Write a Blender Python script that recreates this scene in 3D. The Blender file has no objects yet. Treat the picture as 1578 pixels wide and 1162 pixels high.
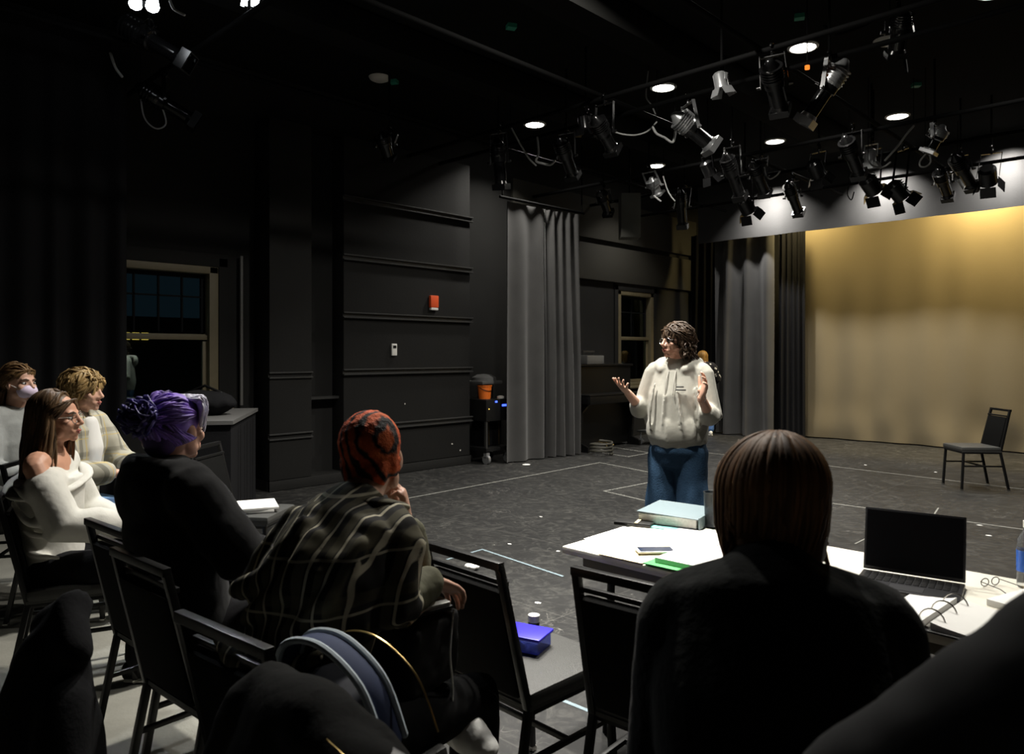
import bpy, bmesh, math, random
from mathutils import Vector, Matrix, Euler, noise
random.seed(7)
PI = math.pi
SC = bpy.context.scene
COL = SC.collection
# ------------------------------------------------------------------ camera, world, exposure
H, FPX, YAW = 1.52, 1150.0, math.radians(44)
F = Vector((-math.sin(YAW), math.cos(YAW), 0)); R = Vector((math.cos(YAW), math.sin(YAW), 0))
cam_data = bpy.data.cameras.new('camera')
cam = bpy.data.objects.new('camera', cam_data); COL.objects.link(cam)
cam.location = (0, 0, H); cam.rotation_euler = (PI/2, 0, YAW)
cam_data.sensor_width = 36.0; cam_data.lens = FPX/1578*36
cam_data.shift_y = -36/1578
cam_data.clip_start = 0.05; cam_data.clip_end = 200
cam_data.dof.use_dof = True; cam_data.dof.focus_distance = 5.2; cam_data.dof.aperture_fstop = 5.6
SC.camera = cam
SC.view_settings.view_transform = 'Standard'; SC.view_settings.look = 'None'
SC.view_settings.gamma = 1.0; SC.view_settings.exposure = 0.0; SC.view_settings.use_curve_mapping = False
w = bpy.data.worlds.new('night'); SC.world = w; w.use_nodes = True
w.node_tree.nodes['Background'].inputs[0].default_value = (0.10, 0.20, 0.28, 1)
w.node_tree.nodes['Background'].inputs[1].default_value = 0.035
CEIL = 4.7

def lamp(name, loc, power, size=0.22, color=(1, .96, .88), spread=150, target=None):
    d = bpy.data.lights.new(name, 'AREA'); d.shape = 'DISK'; d.size = size; d.energy = power
    d.color = color; d.spread = math.radians(spread)
    o = bpy.data.objects.new(name, d); COL.objects.link(o); o.location = loc
    if target is not None:
        o.rotation_euler = (Vector(target) - Vector(loc)).to_track_quat('-Z', 'Y').to_euler()
    return o
# rows of ceiling downlights: (x, y, power, label)
DOWN = [
 (-3.20, 7.65, 80, 'brightest round ceiling downlight, front row, above the raised arm of the tilted white spotlight'),
 (-4.88, 7.65, 70, 'round glowing ceiling downlight, middle of the front row'),
 (-6.95, 7.65, 52, 'round glowing ceiling downlight, leftmost, near the panelled wall'),
 (-3.22, 10.75, 30, 'flat glowing ceiling downlight, rightmost of the back row, above the cable swag'),
 (-4.92, 10.75, 58, 'flat glowing ceiling downlight, middle of the back row'),
 (-7.0, 10.75, 22, 'smallest glowing ceiling downlight, far left of the back row'),
]
DOWN_OUT = [(-1.5, 7.65, 62, 120), (-1.5, 10.75, 22, 100), (-3.2, 4.6, 110, 165), (-1.6, 4.6, 50, 120), (-2.2, 2.95, 50, 52), (-3.4, 3.5, 155, 116)]  # last one is off the rows, added to brighten speaker and left audience
for i, t in enumerate(DOWN):
    lamp('downlight_lamp', (t[0], t[1], CEIL-0.05), t[2], spread=120 if t[1] < 9 else 100)
for t in DOWN_OUT:
    lamp('downlight_lamp', (t[0], t[1], CEIL-0.05), t[2], spread=t[3])

# ------------------------------------------------------------------ pixel helpers (photo 1578 x 1162 -> place)
def at(px, py, d): return F*d + R*((px-789)/FPX*d) + Vector((0, 0, H-(py-545)/FPX*d))
def fl(px, py, z=0.0): return at(px, py, FPX*(H-z)/(py-545))
def V(*a): return Vector(a)

# ------------------------------------------------------------------ materials
MATS = {}
def mat(name, col, rough=.6, metal=0, var=0, vscale=8, bump=0, bscale=60, spec=.5, emit=None, estr=0, coat=0, island=0, sheen=0):
    if name in MATS: return MATS[name]
    m = bpy.data.materials.new(name); m.use_nodes = True; n = m.node_tree; b = n.nodes['Principled BSDF']
    b.inputs['Base Color'].default_value = (*col, 1); b.inputs['Roughness'].default_value = rough
    b.inputs['Metallic'].default_value = metal; b.inputs['Specular IOR Level'].default_value = spec
    if coat: b.inputs['Coat Weight'].default_value = coat
    if sheen: b.inputs['Sheen Weight'].default_value = sheen; b.inputs['Sheen Roughness'].default_value = .5
    if emit: b.inputs['Emission Color'].default_value = (*emit, 1); b.inputs['Emission Strength'].default_value = estr
    tc = n.nodes.new('ShaderNodeTexCoord')
    if var:
        no = n.nodes.new('ShaderNodeTexNoise'); no.inputs['Scale'].default_value = vscale; no.inputs['Detail'].default_value = 5
        n.links.new(tc.outputs['Object'], no.inputs['Vector'])
        mx = n.nodes.new('ShaderNodeMix'); mx.data_type = 'RGBA'
        mx.inputs[6].default_value = (*[max(0, c*(1-var)) for c in col], 1); mx.inputs[7].default_value = (*[min(1, c*(1+var)) for c in col], 1)
        n.links.new(no.outputs['Fac'], mx.inputs[0]); out = mx.outputs[2]
        if island:
            g = n.nodes.new('ShaderNodeNewGeometry'); mx2 = n.nodes.new('ShaderNodeMix'); mx2.data_type = 'RGBA'; mx2.blend_type = 'MULTIPLY'
            mr = n.nodes.new('ShaderNodeMapRange'); mr.inputs[3].default_value = 1-island; mr.inputs[4].default_value = 1+island*.6
            n.links.new(g.outputs['Random Per Island'], mr.inputs[0]); mx2.inputs[0].default_value = 1
            n.links.new(out, mx2.inputs[6]); n.links.new(mr.outputs[0], mx2.inputs[7]); out = mx2.outputs[2]
        n.links.new(out, b.inputs['Base Color'])
    if bump:
        nb = n.nodes.new('ShaderNodeTexNoise'); nb.inputs['Scale'].default_value = bscale; nb.inputs['Detail'].default_value = 3
        n.links.new(tc.outputs['Object'], nb.inputs['Vector'])
        bp = n.nodes.new('ShaderNodeBump'); bp.inputs['Strength'].default_value = bump; bp.inputs['Distance'].default_value = .01
        n.links.new(nb.outputs['Fac'], bp.inputs['Height']); n.links.new(bp.outputs[0], b.inputs['Normal'])
    MATS[name] = m
    return m
def node_mat(name, rough=.8, spec=.3):
    m = bpy.data.materials.new(name); m.use_nodes = True; n = m.node_tree; b = n.nodes['Principled BSDF']
    b.inputs['Roughness'].default_value = rough; b.inputs['Specular IOR Level'].default_value = spec
    MATS[name] = m
    return m, n, b
def N(n, kind, **kw):
    x = n.nodes.new('ShaderNode'+kind)
    for k, v in kw.items(): setattr(x, k, v)
    return x
def math_node(n, op, a, b=None, c=None):
    x = N(n, 'Math', operation=op)
    for i, q in enumerate((a, b, c)):
        if q is None: continue
        if isinstance(q, (int, float)): x.inputs[i].default_value = q
        else: n.links.new(q, x.inputs[i])
    return x.outputs[0]
def mixc(n, fac, a, b):
    x = N(n, 'Mix', data_type='RGBA')
    for i, q in ((0, fac), (6, a), (7, b)):
        if isinstance(q, (int, float)): x.inputs[i].default_value = q
        elif isinstance(q, tuple): x.inputs[i].default_value = (*q, 1)
        else: n.links.new(q, x.inputs[i])
    return x.outputs[2]
def step(n, val, lo, hi):
    x = N(n, 'MapRange'); x.inputs[1].default_value = lo; x.inputs[2].default_value = hi
    n.links.new(val, x.inputs[0]); return x.outputs[0]

# black stage floor: scuffed, chalky, with the joints of the painted sheets
def floor_mat():
    m, n, b = node_mat('stage_floor_paint', .5, .4)
    tc = N(n, 'TexCoord'); P = tc.outputs['Object']
    n1 = N(n, 'TexNoise'); n1.inputs['Scale'].default_value = .9; n1.inputs['Detail'].default_value = 8; n1.inputs['Roughness'].default_value = .65
    n.links.new(P, n1.inputs['Vector'])
    n2 = N(n, 'TexNoise'); n2.inputs['Scale'].default_value = 7; n2.inputs['Detail'].default_value = 10; n2.inputs['Roughness'].default_value = .75; n2.inputs['Distortion'].default_value = 1.6
    n.links.new(P, n2.inputs['Vector'])
    base = mixc(n, step(n, n1.outputs['Fac'], .35, .7), (.005, .005, .005), (.0135, .0132, .0124))
    base = mixc(n, math_node(n, 'MULTIPLY', step(n, n2.outputs['Fac'], .48, .72), .75), base, (.060, .058, .052))
    # thin curved scuffs
    n3 = N(n, 'TexNoise'); n3.inputs['Scale'].default_value = 3.2; n3.inputs['Detail'].default_value = 3; n3.inputs['Distortion'].default_value = 2.5
    n.links.new(P, n3.inputs['Vector'])
    ridge = math_node(n, 'ABSOLUTE', math_node(n, 'SUBTRACT', n3.outputs['Fac'], .5))
    n4 = N(n, 'TexNoise'); n4.inputs['Scale'].default_value = 2.3; n.links.new(P, n4.inputs['Vector'])
    sc = math_node(n, 'MULTIPLY', step(n, ridge, .010, .0), step(n, n4.outputs['Fac'], .54, .66))
    base = mixc(n, math_node(n, 'MULTIPLY', sc, .6), base, (.22, .21, .19))
    # white chips
    v = N(n, 'TexVoronoi'); v.inputs['Scale'].default_value = 3.5; n.links.new(P, v.inputs['Vector'])
    base = mixc(n, step(n, v.outputs['Distance'], .022, .015), base, (.4, .38, .34))
    # sheet joints 1.22 x 2.44
    sx = N(n, 'SeparateXYZ'); n.links.new(P, sx.inputs[0])
    for ax, per in ((0, 2.44), (1, 1.22)):
        fr = math_node(n, 'PINGPONG', math_node(n, 'ADD', sx.outputs[ax], .35), per/2)
        base = mixc(n, math_node(n, 'MULTIPLY', step(n, fr, .006, .003), .5), base, (.06, .058, .052))
    n.links.new(base, b.inputs['Base Color'])
    rr = N(n, 'MapRange'); rr.inputs[3].default_value = .42; rr.inputs[4].default_value = .68; n.links.new(n2.outputs['Fac'], rr.inputs[0])
    n.links.new(rr.outputs[0], b.inputs['Roughness'])
    return m
def plaid_mat(name, ground, stripe, thin, sx=.085, sz=.11, rot=(0, 0, 0)):
    m, n, b = node_mat(name, .85, .2)
    tc = N(n, 'TexCoord'); mp = N(n, 'Mapping'); mp.inputs['Rotation'].default_value = rot
    n.links.new(tc.outputs['Object'], mp.inputs['Vector'])
    s = N(n, 'SeparateXYZ'); n.links.new(mp.outputs[0], s.inputs[0])
    col = ground
    def band(ax, per, off, wid): 
        q = math_node(n, 'PINGPONG', math_node(n, 'ADD', s.outputs[ax], off), per/2); return step(n, q, wid, wid*.75)
    c = mixc(n, math_node(n, 'MULTIPLY', band(2, sz, .02, .016), .35), ground, stripe)
    c = mixc(n, math_node(n, 'MULTIPLY', band(0, sx, .0, .011), .6), c, stripe)
    c = mixc(n, math_node(n, 'MULTIPLY', band(0, sx, .030, .0035), .8), c, thin)
    c = mixc(n, math_node(n, 'MULTIPLY', band(2, sz, .05, .0035), .6), c, thin)
    n.links.new(c, b.inputs['Base Color'])
    return m
def tiger_mat():
    m, n, b = node_mat('striped_orange_hair', .75, .25)
    tc = N(n, 'TexCoord')
    nz = N(n, 'TexNoise'); nz.inputs['Scale'].default_value = 9; nz.inputs['Detail'].default_value = 4; n.links.new(tc.outputs['Object'], nz.inputs['Vector'])
    s = N(n, 'SeparateXYZ'); n.links.new(tc.outputs['Object'], s.inputs[0])
    # stripes fan from the crown: angle-free wavy bands across
    a = math_node(n, 'ADD', math_node(n, 'MULTIPLY', s.outputs[0], 1.0), math_node(n, 'MULTIPLY', nz.outputs['Fac'], .09))
    a = math_node(n, 'ADD', a, math_node(n, 'MULTIPLY', s.outputs[2], .35))
    q = math_node(n, 'PINGPONG', a, .019)
    n5 = N(n, 'TexNoise'); n5.inputs['Scale'].default_value = 14; n.links.new(tc.outputs['Object'], n5.inputs['Vector'])
    st = step(n, math_node(n, 'ADD', q, math_node(n, 'MULTIPLY', n5.outputs['Fac'], .016)), .0185, .0120)
    f = N(n, 'TexNoise'); f.inputs['Scale'].default_value = 220; n.links.new(tc.outputs['Object'], f.inputs['Vector'])
    red = mixc(n, nz.outputs['Fac'], (.68, .035, .014), (.95, .27, .06))
    red = mixc(n, math_node(n, 'MULTIPLY', f.outputs['Fac'], .5), red, (.30, .03, .012))
    c = mixc(n, st, red, (.010, .008, .008))
    n.links.new(c, b.inputs['Base Color'])
    bp = N(n, 'Bump'); bp.inputs['Strength'].default_value = .7; bp.inputs['Distance'].default_value = .006
    n.links.new(f.outputs['Fac'], bp.inputs['Height']); n.links.new(bp.outputs[0], b.inputs['Normal'])
    return m
def glass_mat():
    m = bpy.data.materials.new('window_glass'); m.use_nodes = True; n = m.node_tree
    for x in list(n.nodes): n.nodes.remove(x)
    o = N(n, 'OutputMaterial'); t = N(n, 'BsdfTransparent'); t.inputs[0].default_value = (.8, .88, .88, 1)
    g = N(n, 'BsdfGlossy'); g.inputs['Roughness'].default_value = .0; g.inputs[0].default_value = (.85, 1, .98, 1)
    fr = N(n, 'Fresnel'); fr.inputs[0].default_value = 1.5
    mx = N(n, 'MixShader'); n.links.new(math_node(n, 'MULTIPLY', fr.outputs[0], 1.8), mx.inputs[0]); n.links.new(t.outputs[0], mx.inputs[1]); n.links.new(g.outputs[0], mx.inputs[2])
    n.links.new(mx.outputs[0], o.inputs[0]); MATS['window_glass'] = m
    return m
def clear_mat(name, col, rough=.05):
    m, n, b = node_mat(name, rough, .5); b.inputs['Base Color'].default_value = (*col, 1); b.inputs['Transmission Weight'].default_value = .9; b.inputs['IOR'].default_value = 1.2
    return m

M_floor = floor_mat()
M_conc = mat('worn_concrete', (.22, .215, .185), .8, var=.25, vscale=5, bump=.2, bscale=40)
M_wall = mat('matt_black_wall', (.010, .0098, .0092), .85, var=.2, vscale=3, spec=.25)
M_ceil = mat('matt_black_ceiling', (.008, .008, .0075), .95, var=.2, vscale=2, spec=.06)
M_panel = mat('black_painted_panel', (.0125, .0123, .0117), .75, var=.15, vscale=2.5, bump=.1, bscale=30, spec=.2)
M_rail = mat('satin_black_rail', (.03, .03, .029), .42, spec=.45)
M_velour = mat('black_velour', (.050, .049, .048), .9, var=.2, vscale=4, bump=.15, bscale=90, spec=.15, sheen=.15)
M_vdark = mat('dull_black_cloth', (.010, .010, .011), .95, bump=.15, bscale=80, spec=.1)
M_scrim = mat('tan_backdrop_cloth', (.172, .142, .090), .9, var=.06, vscale=1.5, bump=.12, bscale=120, spec=.1)
M_frame = mat('black_powder_coated_steel', (.007, .007, .007), .38, spec=.35)
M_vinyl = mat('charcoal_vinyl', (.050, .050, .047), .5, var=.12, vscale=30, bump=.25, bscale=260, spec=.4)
M_vinylb = mat('shaded_charcoal_vinyl', (.006, .006, .0058), .8, var=.12, vscale=30, bump=.25, bscale=260, spec=.06)  # near-black copy of the seat vinyl, shade on the chair backs painted in
M_steel = mat('bright_steel', (.55, .53, .5), .25, 1)
M_white = mat('white_plastic', (.75, .74, .70), .4)
M_paper = mat('white_paper', (.74, .73, .70), .8, var=.03, vscale=20, spec=.2)
M_tabletop = mat('cream_laminate', (.70, .67, .58), .45, var=.04, vscale=12)
M_wood = mat('window_wood', (.13, .108, .062), .6, var=.15, vscale=14)
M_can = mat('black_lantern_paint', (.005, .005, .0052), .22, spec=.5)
M_canb = mat('glint_grey_metal', (.34, .345, .35), .3, .6)  # paler lantern copy with downlight glare in its colour; also used on casters
M_pipe = mat('black_pipe', (.004, .004, .004), .8, spec=.06)
M_cable = mat('grey_cable', (.33, .33, .32), .5)
M_lens = mat('downlight_lens', (1, 1, 1), .3, emit=(1, .97, .9), estr=14)
M_orange = mat('orange_enamel', (.78, .10, .025), .45)
M_bucket = mat('orange_plastic', (.80, .17, .02), .4)
M_tape = mat('pale_spike_tape', (.20, .20, .18), .8, var=.45, vscale=25)
M_tapeb = mat('bluish_spike_tape', (.15, .20, .225), .8, var=.4, vscale=25)
M_glass = glass_mat()
M_piano = mat('black_piano_lacquer', (.005, .005, .005), .3, spec=.25)
M_brass = mat('brass', (.7, .5, .2), .3, 1)
M_blacklens = mat('lamp_glass', (.05, .05, .06), .08)

# ------------------------------------------------------------------ mesh builder
class MB:
    def __init__(s): s.bm = bmesh.new()
    def box(s, c, d, rot=None, bev=0, mi=0):
        """box centred on c with full sizes d"""
        r = bmesh.ops.create_cube(s.bm, size=1); vs = r['verts']
        for v in vs: v.co = Vector((v.co.x*d[0], v.co.y*d[1], v.co.z*d[2]))
        fs = list({f for v in vs for f in v.link_faces})
        if bev:
            es = list({e for v in vs for e in v.link_edges})
            q = bmesh.ops.bevel(s.bm, geom=es, offset=min(bev, min(d)*.45), segments=2, affect='EDGES', profile=.6)
            fs2 = set(q['faces']); vs = list({v for f in fs2 for v in f.verts}); vs = list(set(vs) | {v for v in r['verts'] if v.is_valid})
        M = (rot.to_4x4() if rot is not None else Matrix.Identity(4)); M = Matrix.Translation(Vector(c)) @ M
        for v in vs: v.co = M @ v.co
        for f in {f for v in vs for f in v.link_faces}: f.material_index = mi
        return s
    def loft(s, rings, cap=True, mi=0):
        """rings: list of lists of Vectors, same count"""
        rv = [[s.bm.verts.new(p) for p in r] for r in rings]; n = len(rv[0])
        for a, b in zip(rv, rv[1:]):
            for i in range(n):
                j = (i+1) % n
                try: s.bm.faces.new((a[i], a[j], b[j], b[i])).material_index = mi
                except ValueError: pass
        if cap:
            for r, fl_ in ((rv[0], True), (rv[-1], False)):
                try: s.bm.faces.new(r[::-1] if fl_ else r).material_index = mi
                except ValueError: pass
        return s
    def tube(s, pts, rad, n=10, side=None, round_ends=True, mi=0):
        """swept tube; rad: number, list of numbers, or list of (side radius, other radius)"""
        pts = [Vector(p) for p in pts]; k = len(pts)
        if not isinstance(rad, (list, tuple)): rad = [rad]*k
        rad = [(r, r) if isinstance(r, (int, float)) else r for r in rad]
        tang = []
        for i in range(k):
            a = pts[max(0, i-1)]; b = pts[min(k-1, i+1)]; t = (b-a)
            tang.append(t.normalized() if t.length > 1e-9 else Vector((0, 0, 1)))
        P, Q, T = list(pts), list(rad), list(tang)
        if round_ends:
            r0 = sum(rad[0])/2; r1 = sum(rad[-1])/2
            a0 = []; b0 = []
            for f_, g in ((.95, .3), (.62, .78)):
                a0.append((pts[0]-tang[0]*r0*f_*.8, (rad[0][0]*g, rad[0][1]*g), tang[0]))
                b0.insert(0, (pts[-1]+tang[-1]*r1*f_*.8, (rad[-1][0]*g, rad[-1][1]*g), tang[-1]))
            P = [x[0] for x in a0]+P+[x[0] for x in b0]; Q = [x[1] for x in a0]+Q+[x[1] for x in b0]; T = [x[2] for x in a0]+T+[x[2] for x in b0]
        ref = Vector(side) if side is not None else None
        if ref is None:
            ref = Vector((0, 0, 1)) if abs(T[0].z) < .9 else Vector((1, 0, 0))
            ref = T[0].cross(ref)
        rings = []
        for p, r, t in zip(P, Q, T):
            u = ref - t*ref.dot(t)
            if u.length < 1e-6: u = t.orthogonal()
            u.normalize(); v_ = t.cross(u)
            if side is None: ref = u
            rings.append([p + u*(r[0]*math.cos(a)) + v_*(r[1]*math.sin(a)) for a in [2*PI*i/n for i in range(n)]])
        return s.loft(rings, mi=mi)
    def ell(s, c, r, rot=None, seg=14, mi=0):
        q = bmesh.ops.create_uvsphere(s.bm, u_segments=seg, v_segments=max(6, seg*2//3), radius=1)
        M = Matrix.Translation(Vector(c)) @ (rot.to_4x4() if rot is not None else Matrix.Identity(4)) @ Matrix.Diagonal((*((r, r, r) if isinstance(r, (int, float)) else r), 1))
        for v in q['verts']: v.co = M @ v.co
        for f in {f for v in q['verts'] for f in v.link_faces}: f.material_index = mi
        return s
    def cyl(s, p0, p1, r0, r1=None, n=18, mi=0):
        return s.tube([p0, p1], [r0, r0 if r1 is None else r1], n, round_ends=False, mi=mi)
    def lathe(s, prof, n=24, c=(0, 0, 0), mi=0):
        c = Vector(c)
        return s.loft([[c+Vector((r*math.cos(2*PI*i/n), r*math.sin(2*PI*i/n), z)) for i in range(n)] for r, z in prof], mi=mi)
    def prism(s, poly, off, mi=0):
        """closed polygon extruded by vector off"""
        off = Vector(off); return s.loft([[Vector(p) for p in poly], [Vector(p)+off for p in poly]], mi=mi)
    def xf(s, M):
        for v in s.bm.verts: v.co = M @ v.co
        return s
    def mesh(s, name):
        bmesh.ops.recalc_face_normals(s.bm, faces=s.bm.faces)
        me = bpy.data.meshes.new(name); s.bm.to_mesh(me); s.bm.free(); return me
    def build(s, name, m=None, parent=None, smooth=True, ang=40, mats=None, loc=None):
        me = s.mesh(name); return link(name, me, m, parent, smooth, ang, mats, loc)
    def cloth(s, name, m=None, parent=None, voxel=.012, smooth=6, wr=None, mats=None, shape=None):
        """closed volumes fused to one continuous surface, relaxed, optionally wrinkled"""
        me = fuse(s.mesh(name), voxel, smooth)
        if wr or shape:
            ns = [v.normal.copy() for v in me.vertices]
            for v, nn in zip(me.vertices, ns):
                if wr:
                    amp, fx, fy, fz = wr
                    q = Vector((v.co.x*fx, v.co.y*fy, v.co.z*fz))
                    d = noise.noise(q) + .5*noise.noise(q*2.1+Vector((3, 1, 7)))
                    v.co += nn*amp*d
                if shape: v.co = shape(v.co)
        return link(name, me, m, parent, True, 180, mats)
def fuse(me, voxel, smooth):
    o = bpy.data.objects.new('tmp', me); COL.objects.link(o)
    md = o.modifiers.new('r', 'REMESH'); md.mode = 'VOXEL'; md.voxel_size = voxel
    if smooth:
        sm = o.modifiers.new('s', 'SMOOTH'); sm.factor = .5; sm.iterations = smooth
    dg = bpy.context.evaluated_depsgraph_get(); dg.update()
    m2 = bpy.data.meshes.new_from_object(o.evaluated_get(dg))
    bpy.data.objects.remove(o); bpy.data.meshes.remove(me)
    m2.materials.clear()
    return m2
def link(name, me, m=None, parent=None, smooth=True, ang=40, mats=None, loc=None):
    me.name = name
    for q in (mats or ([m] if m else [])): me.materials.append(q)
    if smooth:
        me.polygons.foreach_set('use_smooth', [True]*len(me.polygons))
        if ang < 180: me.set_sharp_from_angle(angle=math.radians(ang))
    o = bpy.data.objects.new(name, me); COL.objects.link(o)
    if parent is not None: o.parent = parent
    if loc is not None: o.location = loc
    return o
def tag(o, label=None, cat=None, group=None, kind=None):
    if label: o['label'] = label
    if cat: o['category'] = cat
    if group: o['group'] = group
    if kind: o['kind'] = kind
    return o
def empty(name, loc, rz=0, label=None, cat=None, group=None):
    o = bpy.data.objects.new(name, None); COL.objects.link(o); o.location = loc; o.rotation_euler = (0, 0, rz)
    o.empty_display_size = .1
    return tag(o, label, cat, group)
def copy_tree(o, parent=None):
    c = o.copy(); COL.objects.link(c); c.parent = parent
    for ch in list(o.children): copy_tree(ch, c)
    return c
def struct(mb, name, m, **k): return tag(mb.build(name, m, **k), kind='structure')
def bez(p0, p1, p2, k=10):
    p0, p1, p2 = Vector(p0), Vector(p1), Vector(p2)
    return [p0*(1-t)**2 + p1*(2*t*(1-t)) + p2*t*t for t in [i/k for i in range(k+1)]]
def spline(pts, k=6):
    pts = [Vector(p) for p in pts]; out = []
    for i in range(len(pts)-1):
        a = pts[max(0, i-1)]; b = pts[i]; c = pts[i+1]; d = pts[min(len(pts)-1, i+2)]
        for j in range(k):
            t = j/k
            out.append(.5*((2*b)+(c-a)*t+(2*a-5*b+4*c-d)*t*t+(3*b-a-3*c+d)*t**3))
    out.append(pts[-1]); return out
# ================================================================== the room
XW = -7.95      # inner face of the left wall
floor = MB().box((-2.2, 7.95, -.06), (11.6, 12.5, .12)); struct(floor, 'floor', M_floor)
ap = MB().box((-2.2, -.55, -.06), (11.6, 4.5, .12)); struct(ap, 'floor', M_conc)
c_ = MB().box((-2.2, 5.7, CEIL+.1), (11.8, 17, .2)); struct(c_, 'ceiling', M_ceil)
# left wall pierced by two windows
W1 = (2.45, 3.62, .93, 2.46); W2 = (10.95, 12.1, .93, 2.66)
wl = MB()
ys = [-2.8, W1[0], W1[1], W2[0], W2[1], 14.2]
for a, b_ in ((ys[0], ys[1]), (ys[2], ys[3]), (ys[4], ys[5])): wl.box((XW-.15, (a+b_)/2, CEIL/2), (.3, b_-a, CEIL))
for q in (W1, W2):
    wl.box((XW-.15, (q[0]+q[1])/2, q[2]/2), (.3, q[1]-q[0], q[2])); wl.box((XW-.15, (q[0]+q[1])/2, (q[3]+CEIL)/2), (.3, q[1]-q[0], CEIL-q[3]))
struct(wl, 'wall_left', M_wall)
struct(MB().box((-2.2, 14.15, CEIL/2), (11.8, .1, CEIL)), 'wall_front', M_wall)
struct(MB().box((-2.2, -2.75, CEIL/2), (11.8, .1, CEIL)), 'wall_back', M_wall)
struct(MB().box((3.55, 5.7, CEIL/2), (.1, 17, CEIL)), 'wall_right', M_wall)
def window(name, q, upper_bars):
    y0, y1, z0, z1 = q; zm = z0+(z1-z0)*.505
    fr = MB()
    for y in (y0+.05, y1-.05): fr.box((XW-.06, y, (z0+z1)/2), (.16, .1, z1-z0), bev=.01)
    fr.box((XW-.06, (y0+y1)/2, z0+.03), (.16, y1-y0, .06), bev=.01); fr.box((XW-.06, (y0+y1)/2, z1-.04), (.16, y1-y0, .08), bev=.01)
    o = struct(fr, name, M_wood); fr = MB()
    for y in (y0-.05, y1+.05): fr.box((XW+.015, y, (z0+z1)/2), (.03, .1, z1-z0+.2), bev=.006)
    fr.box((XW+.015, (y0+y1)/2, z1+.07), (.03, y1-y0+.2, .14), bev=.006)
    fr.build('window_casing', M_wall, o)
    s = MB()
    for zz in (z0+.09, zm): s.box((XW-.07, (y0+y1)/2, zz), (.045, y1-y0-.2, .055), bev=.005)
    s.box((XW-.05, (y0+y1)/2, zm-.01), (.05, y1-y0-.2, .05), bev=.005)
    for y in (y0+.12, y1-.12): s.box((XW-.07, y, (z0+zm)/2), (.045, .05, zm-z0-.1), bev=.005)
    s.build('window_sash', M_wood, o)
    u = MB()
    for y in (y0+.12, y1-.12): u.box((XW-.11, y, (z1+zm)/2), (.04, .05, z1-zm-.08), bev=.005)
    u.box((XW-.11, (y0+y1)/2, z1-.1), (.04, y1-y0-.2, .05), bev=.005)
    for i in range(1, upper_bars): u.box((XW-.11, y0+.1+(y1-y0-.2)*i/upper_bars, (z1+zm)/2), (.03, .016, z1-zm-.1))
    u.box((XW-.11, (y0+y1)/2, (z1+zm)/2+.05), (.03, y1-y0-.2, .016))
    u.build('window_sash', M_vdark, o)
    g = MB().box((XW-.07, (y0+y1)/2, (z0+zm)/2), (.005, y1-y0-.2, zm-z0-.05)); g.box((XW-.11, (y0+y1)/2, (z1+zm)/2), (.005, y1-y0-.2, z1-zm-.05))
    g.build('window_pane', M_glass, o)
    sl = MB().box((XW+.04, (y0+y1)/2, z0-.02), (.16, y1-y0+.26, .04), bev=.008); sl.build('window_sill', M_wood, o)
window('window_1', W1, 4); window('window_2', W2, 2)
# night outside: a far building with a few lit windows, and the dark street
struct(MB().box((-45, 15, -3.2), (70, 90, .2)), 'ground', M_vdark)
fb = empty('far_building', (-40, 14, -3.1), 0, 'dark building outside the left window with a row of yellow lit windows', 'building')
MB().box((0, 0, 3.2), (5, 14, 6.4), bev=.02).build('building_wall', M_vdark, fb)
mlit = mat('lit_window', (1, .8, .3), .5, emit=(1, .65, .12), estr=.9)
for i in range(6):
    MB().box((2.52, -2.6+i*.42, 5.45), (.06, .3, .34)).build('lit_window', mlit, fb)
ml2 = mat('street_lamp_glow', (.7, .9, 1), .5, emit=(.7, .9, 1), estr=6)
sl_ = empty('street_lamp', (-30, 14.5, -3.1), 0, 'distant street lamp glowing bluish white through the left window', 'street lamp')
MB().cyl((0, 0, 0), (0, 0, 5.4), .06, .04).build('pole', M_pipe, sl_); MB().ell((0, 0, 5.45), .1).build('lamp_head', ml2, sl_)

# black panelled bay on the left wall, with double grip rails
XP = -7.6
pb = MB()
ZP = 4.12
pb.box(((XW+XP)/2+.02, (4.03+4.55)/2, ZP/2+.06), (XP-XW+.04-.04, .52, ZP-.12), bev=.008)
pb.box(((XW+XP)/2, (4.99+7.03)/2, ZP/2+.06), (XP-XW, 2.04, ZP-.12), bev=.008)
pb.box(((XW+XP)/2-.12, 4.77, ZP/2+.06), (.1, .44, ZP-.12))
pb.box(((XW+XP)/2-.02, 5.53, .06), (XP-XW-.02, 3.0, .12))
struct(pb, 'trim_1', M_panel)
zr = [.62, 1.30, 1.98, 2.67, 3.37]
def rail(y0, y1, z, n):
    m = MB()
    for dz in (-.028, .028):
        m.box((XP+.022, (y0+y1)/2, z+dz), (.04, y1-y0, .018), bev=.005)
    m.box((XP+.008, (y0+y1)/2, z), (.012, y1-y0, .05))
    struct(m, 'trim_%d' % n, M_rail)
k = 2
for z in zr: rail(4.97, 7.06, z, k); k += 1
for z in zr[:2]: rail(4.02, 4.56, z-.02, k); k += 1
struct(MB().box((XP-.15, 4.77, 1.0), (.1, .44, .03)), 'trim_%d' % k, M_rail); k += 1
struct(MB().box((XP+.012, 5.53, .06), (.02, 3.0, .11), bev=.004), 'baseboard_left', M_panel)
# chips of bare plaster on the panels
mchip = mat('chipped_paint', (.5, .48, .44), .8)
for (y, z) in ((5.9, .88), (4.3, .33), (6.7, .30), (4.05, .62), (4.05, .30), (6.85, .2)):
    tag(MB().prism([(XP+.001, y+.014*math.cos(a)*random.uniform(.6, 1.3), z+.012*math.sin(a)*random.uniform(.5, 1.2)) for a in [i*PI/4 for i in range(8)]], (.003, 0, 0)).build('paint_chip', mchip), kind='structure')
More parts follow.
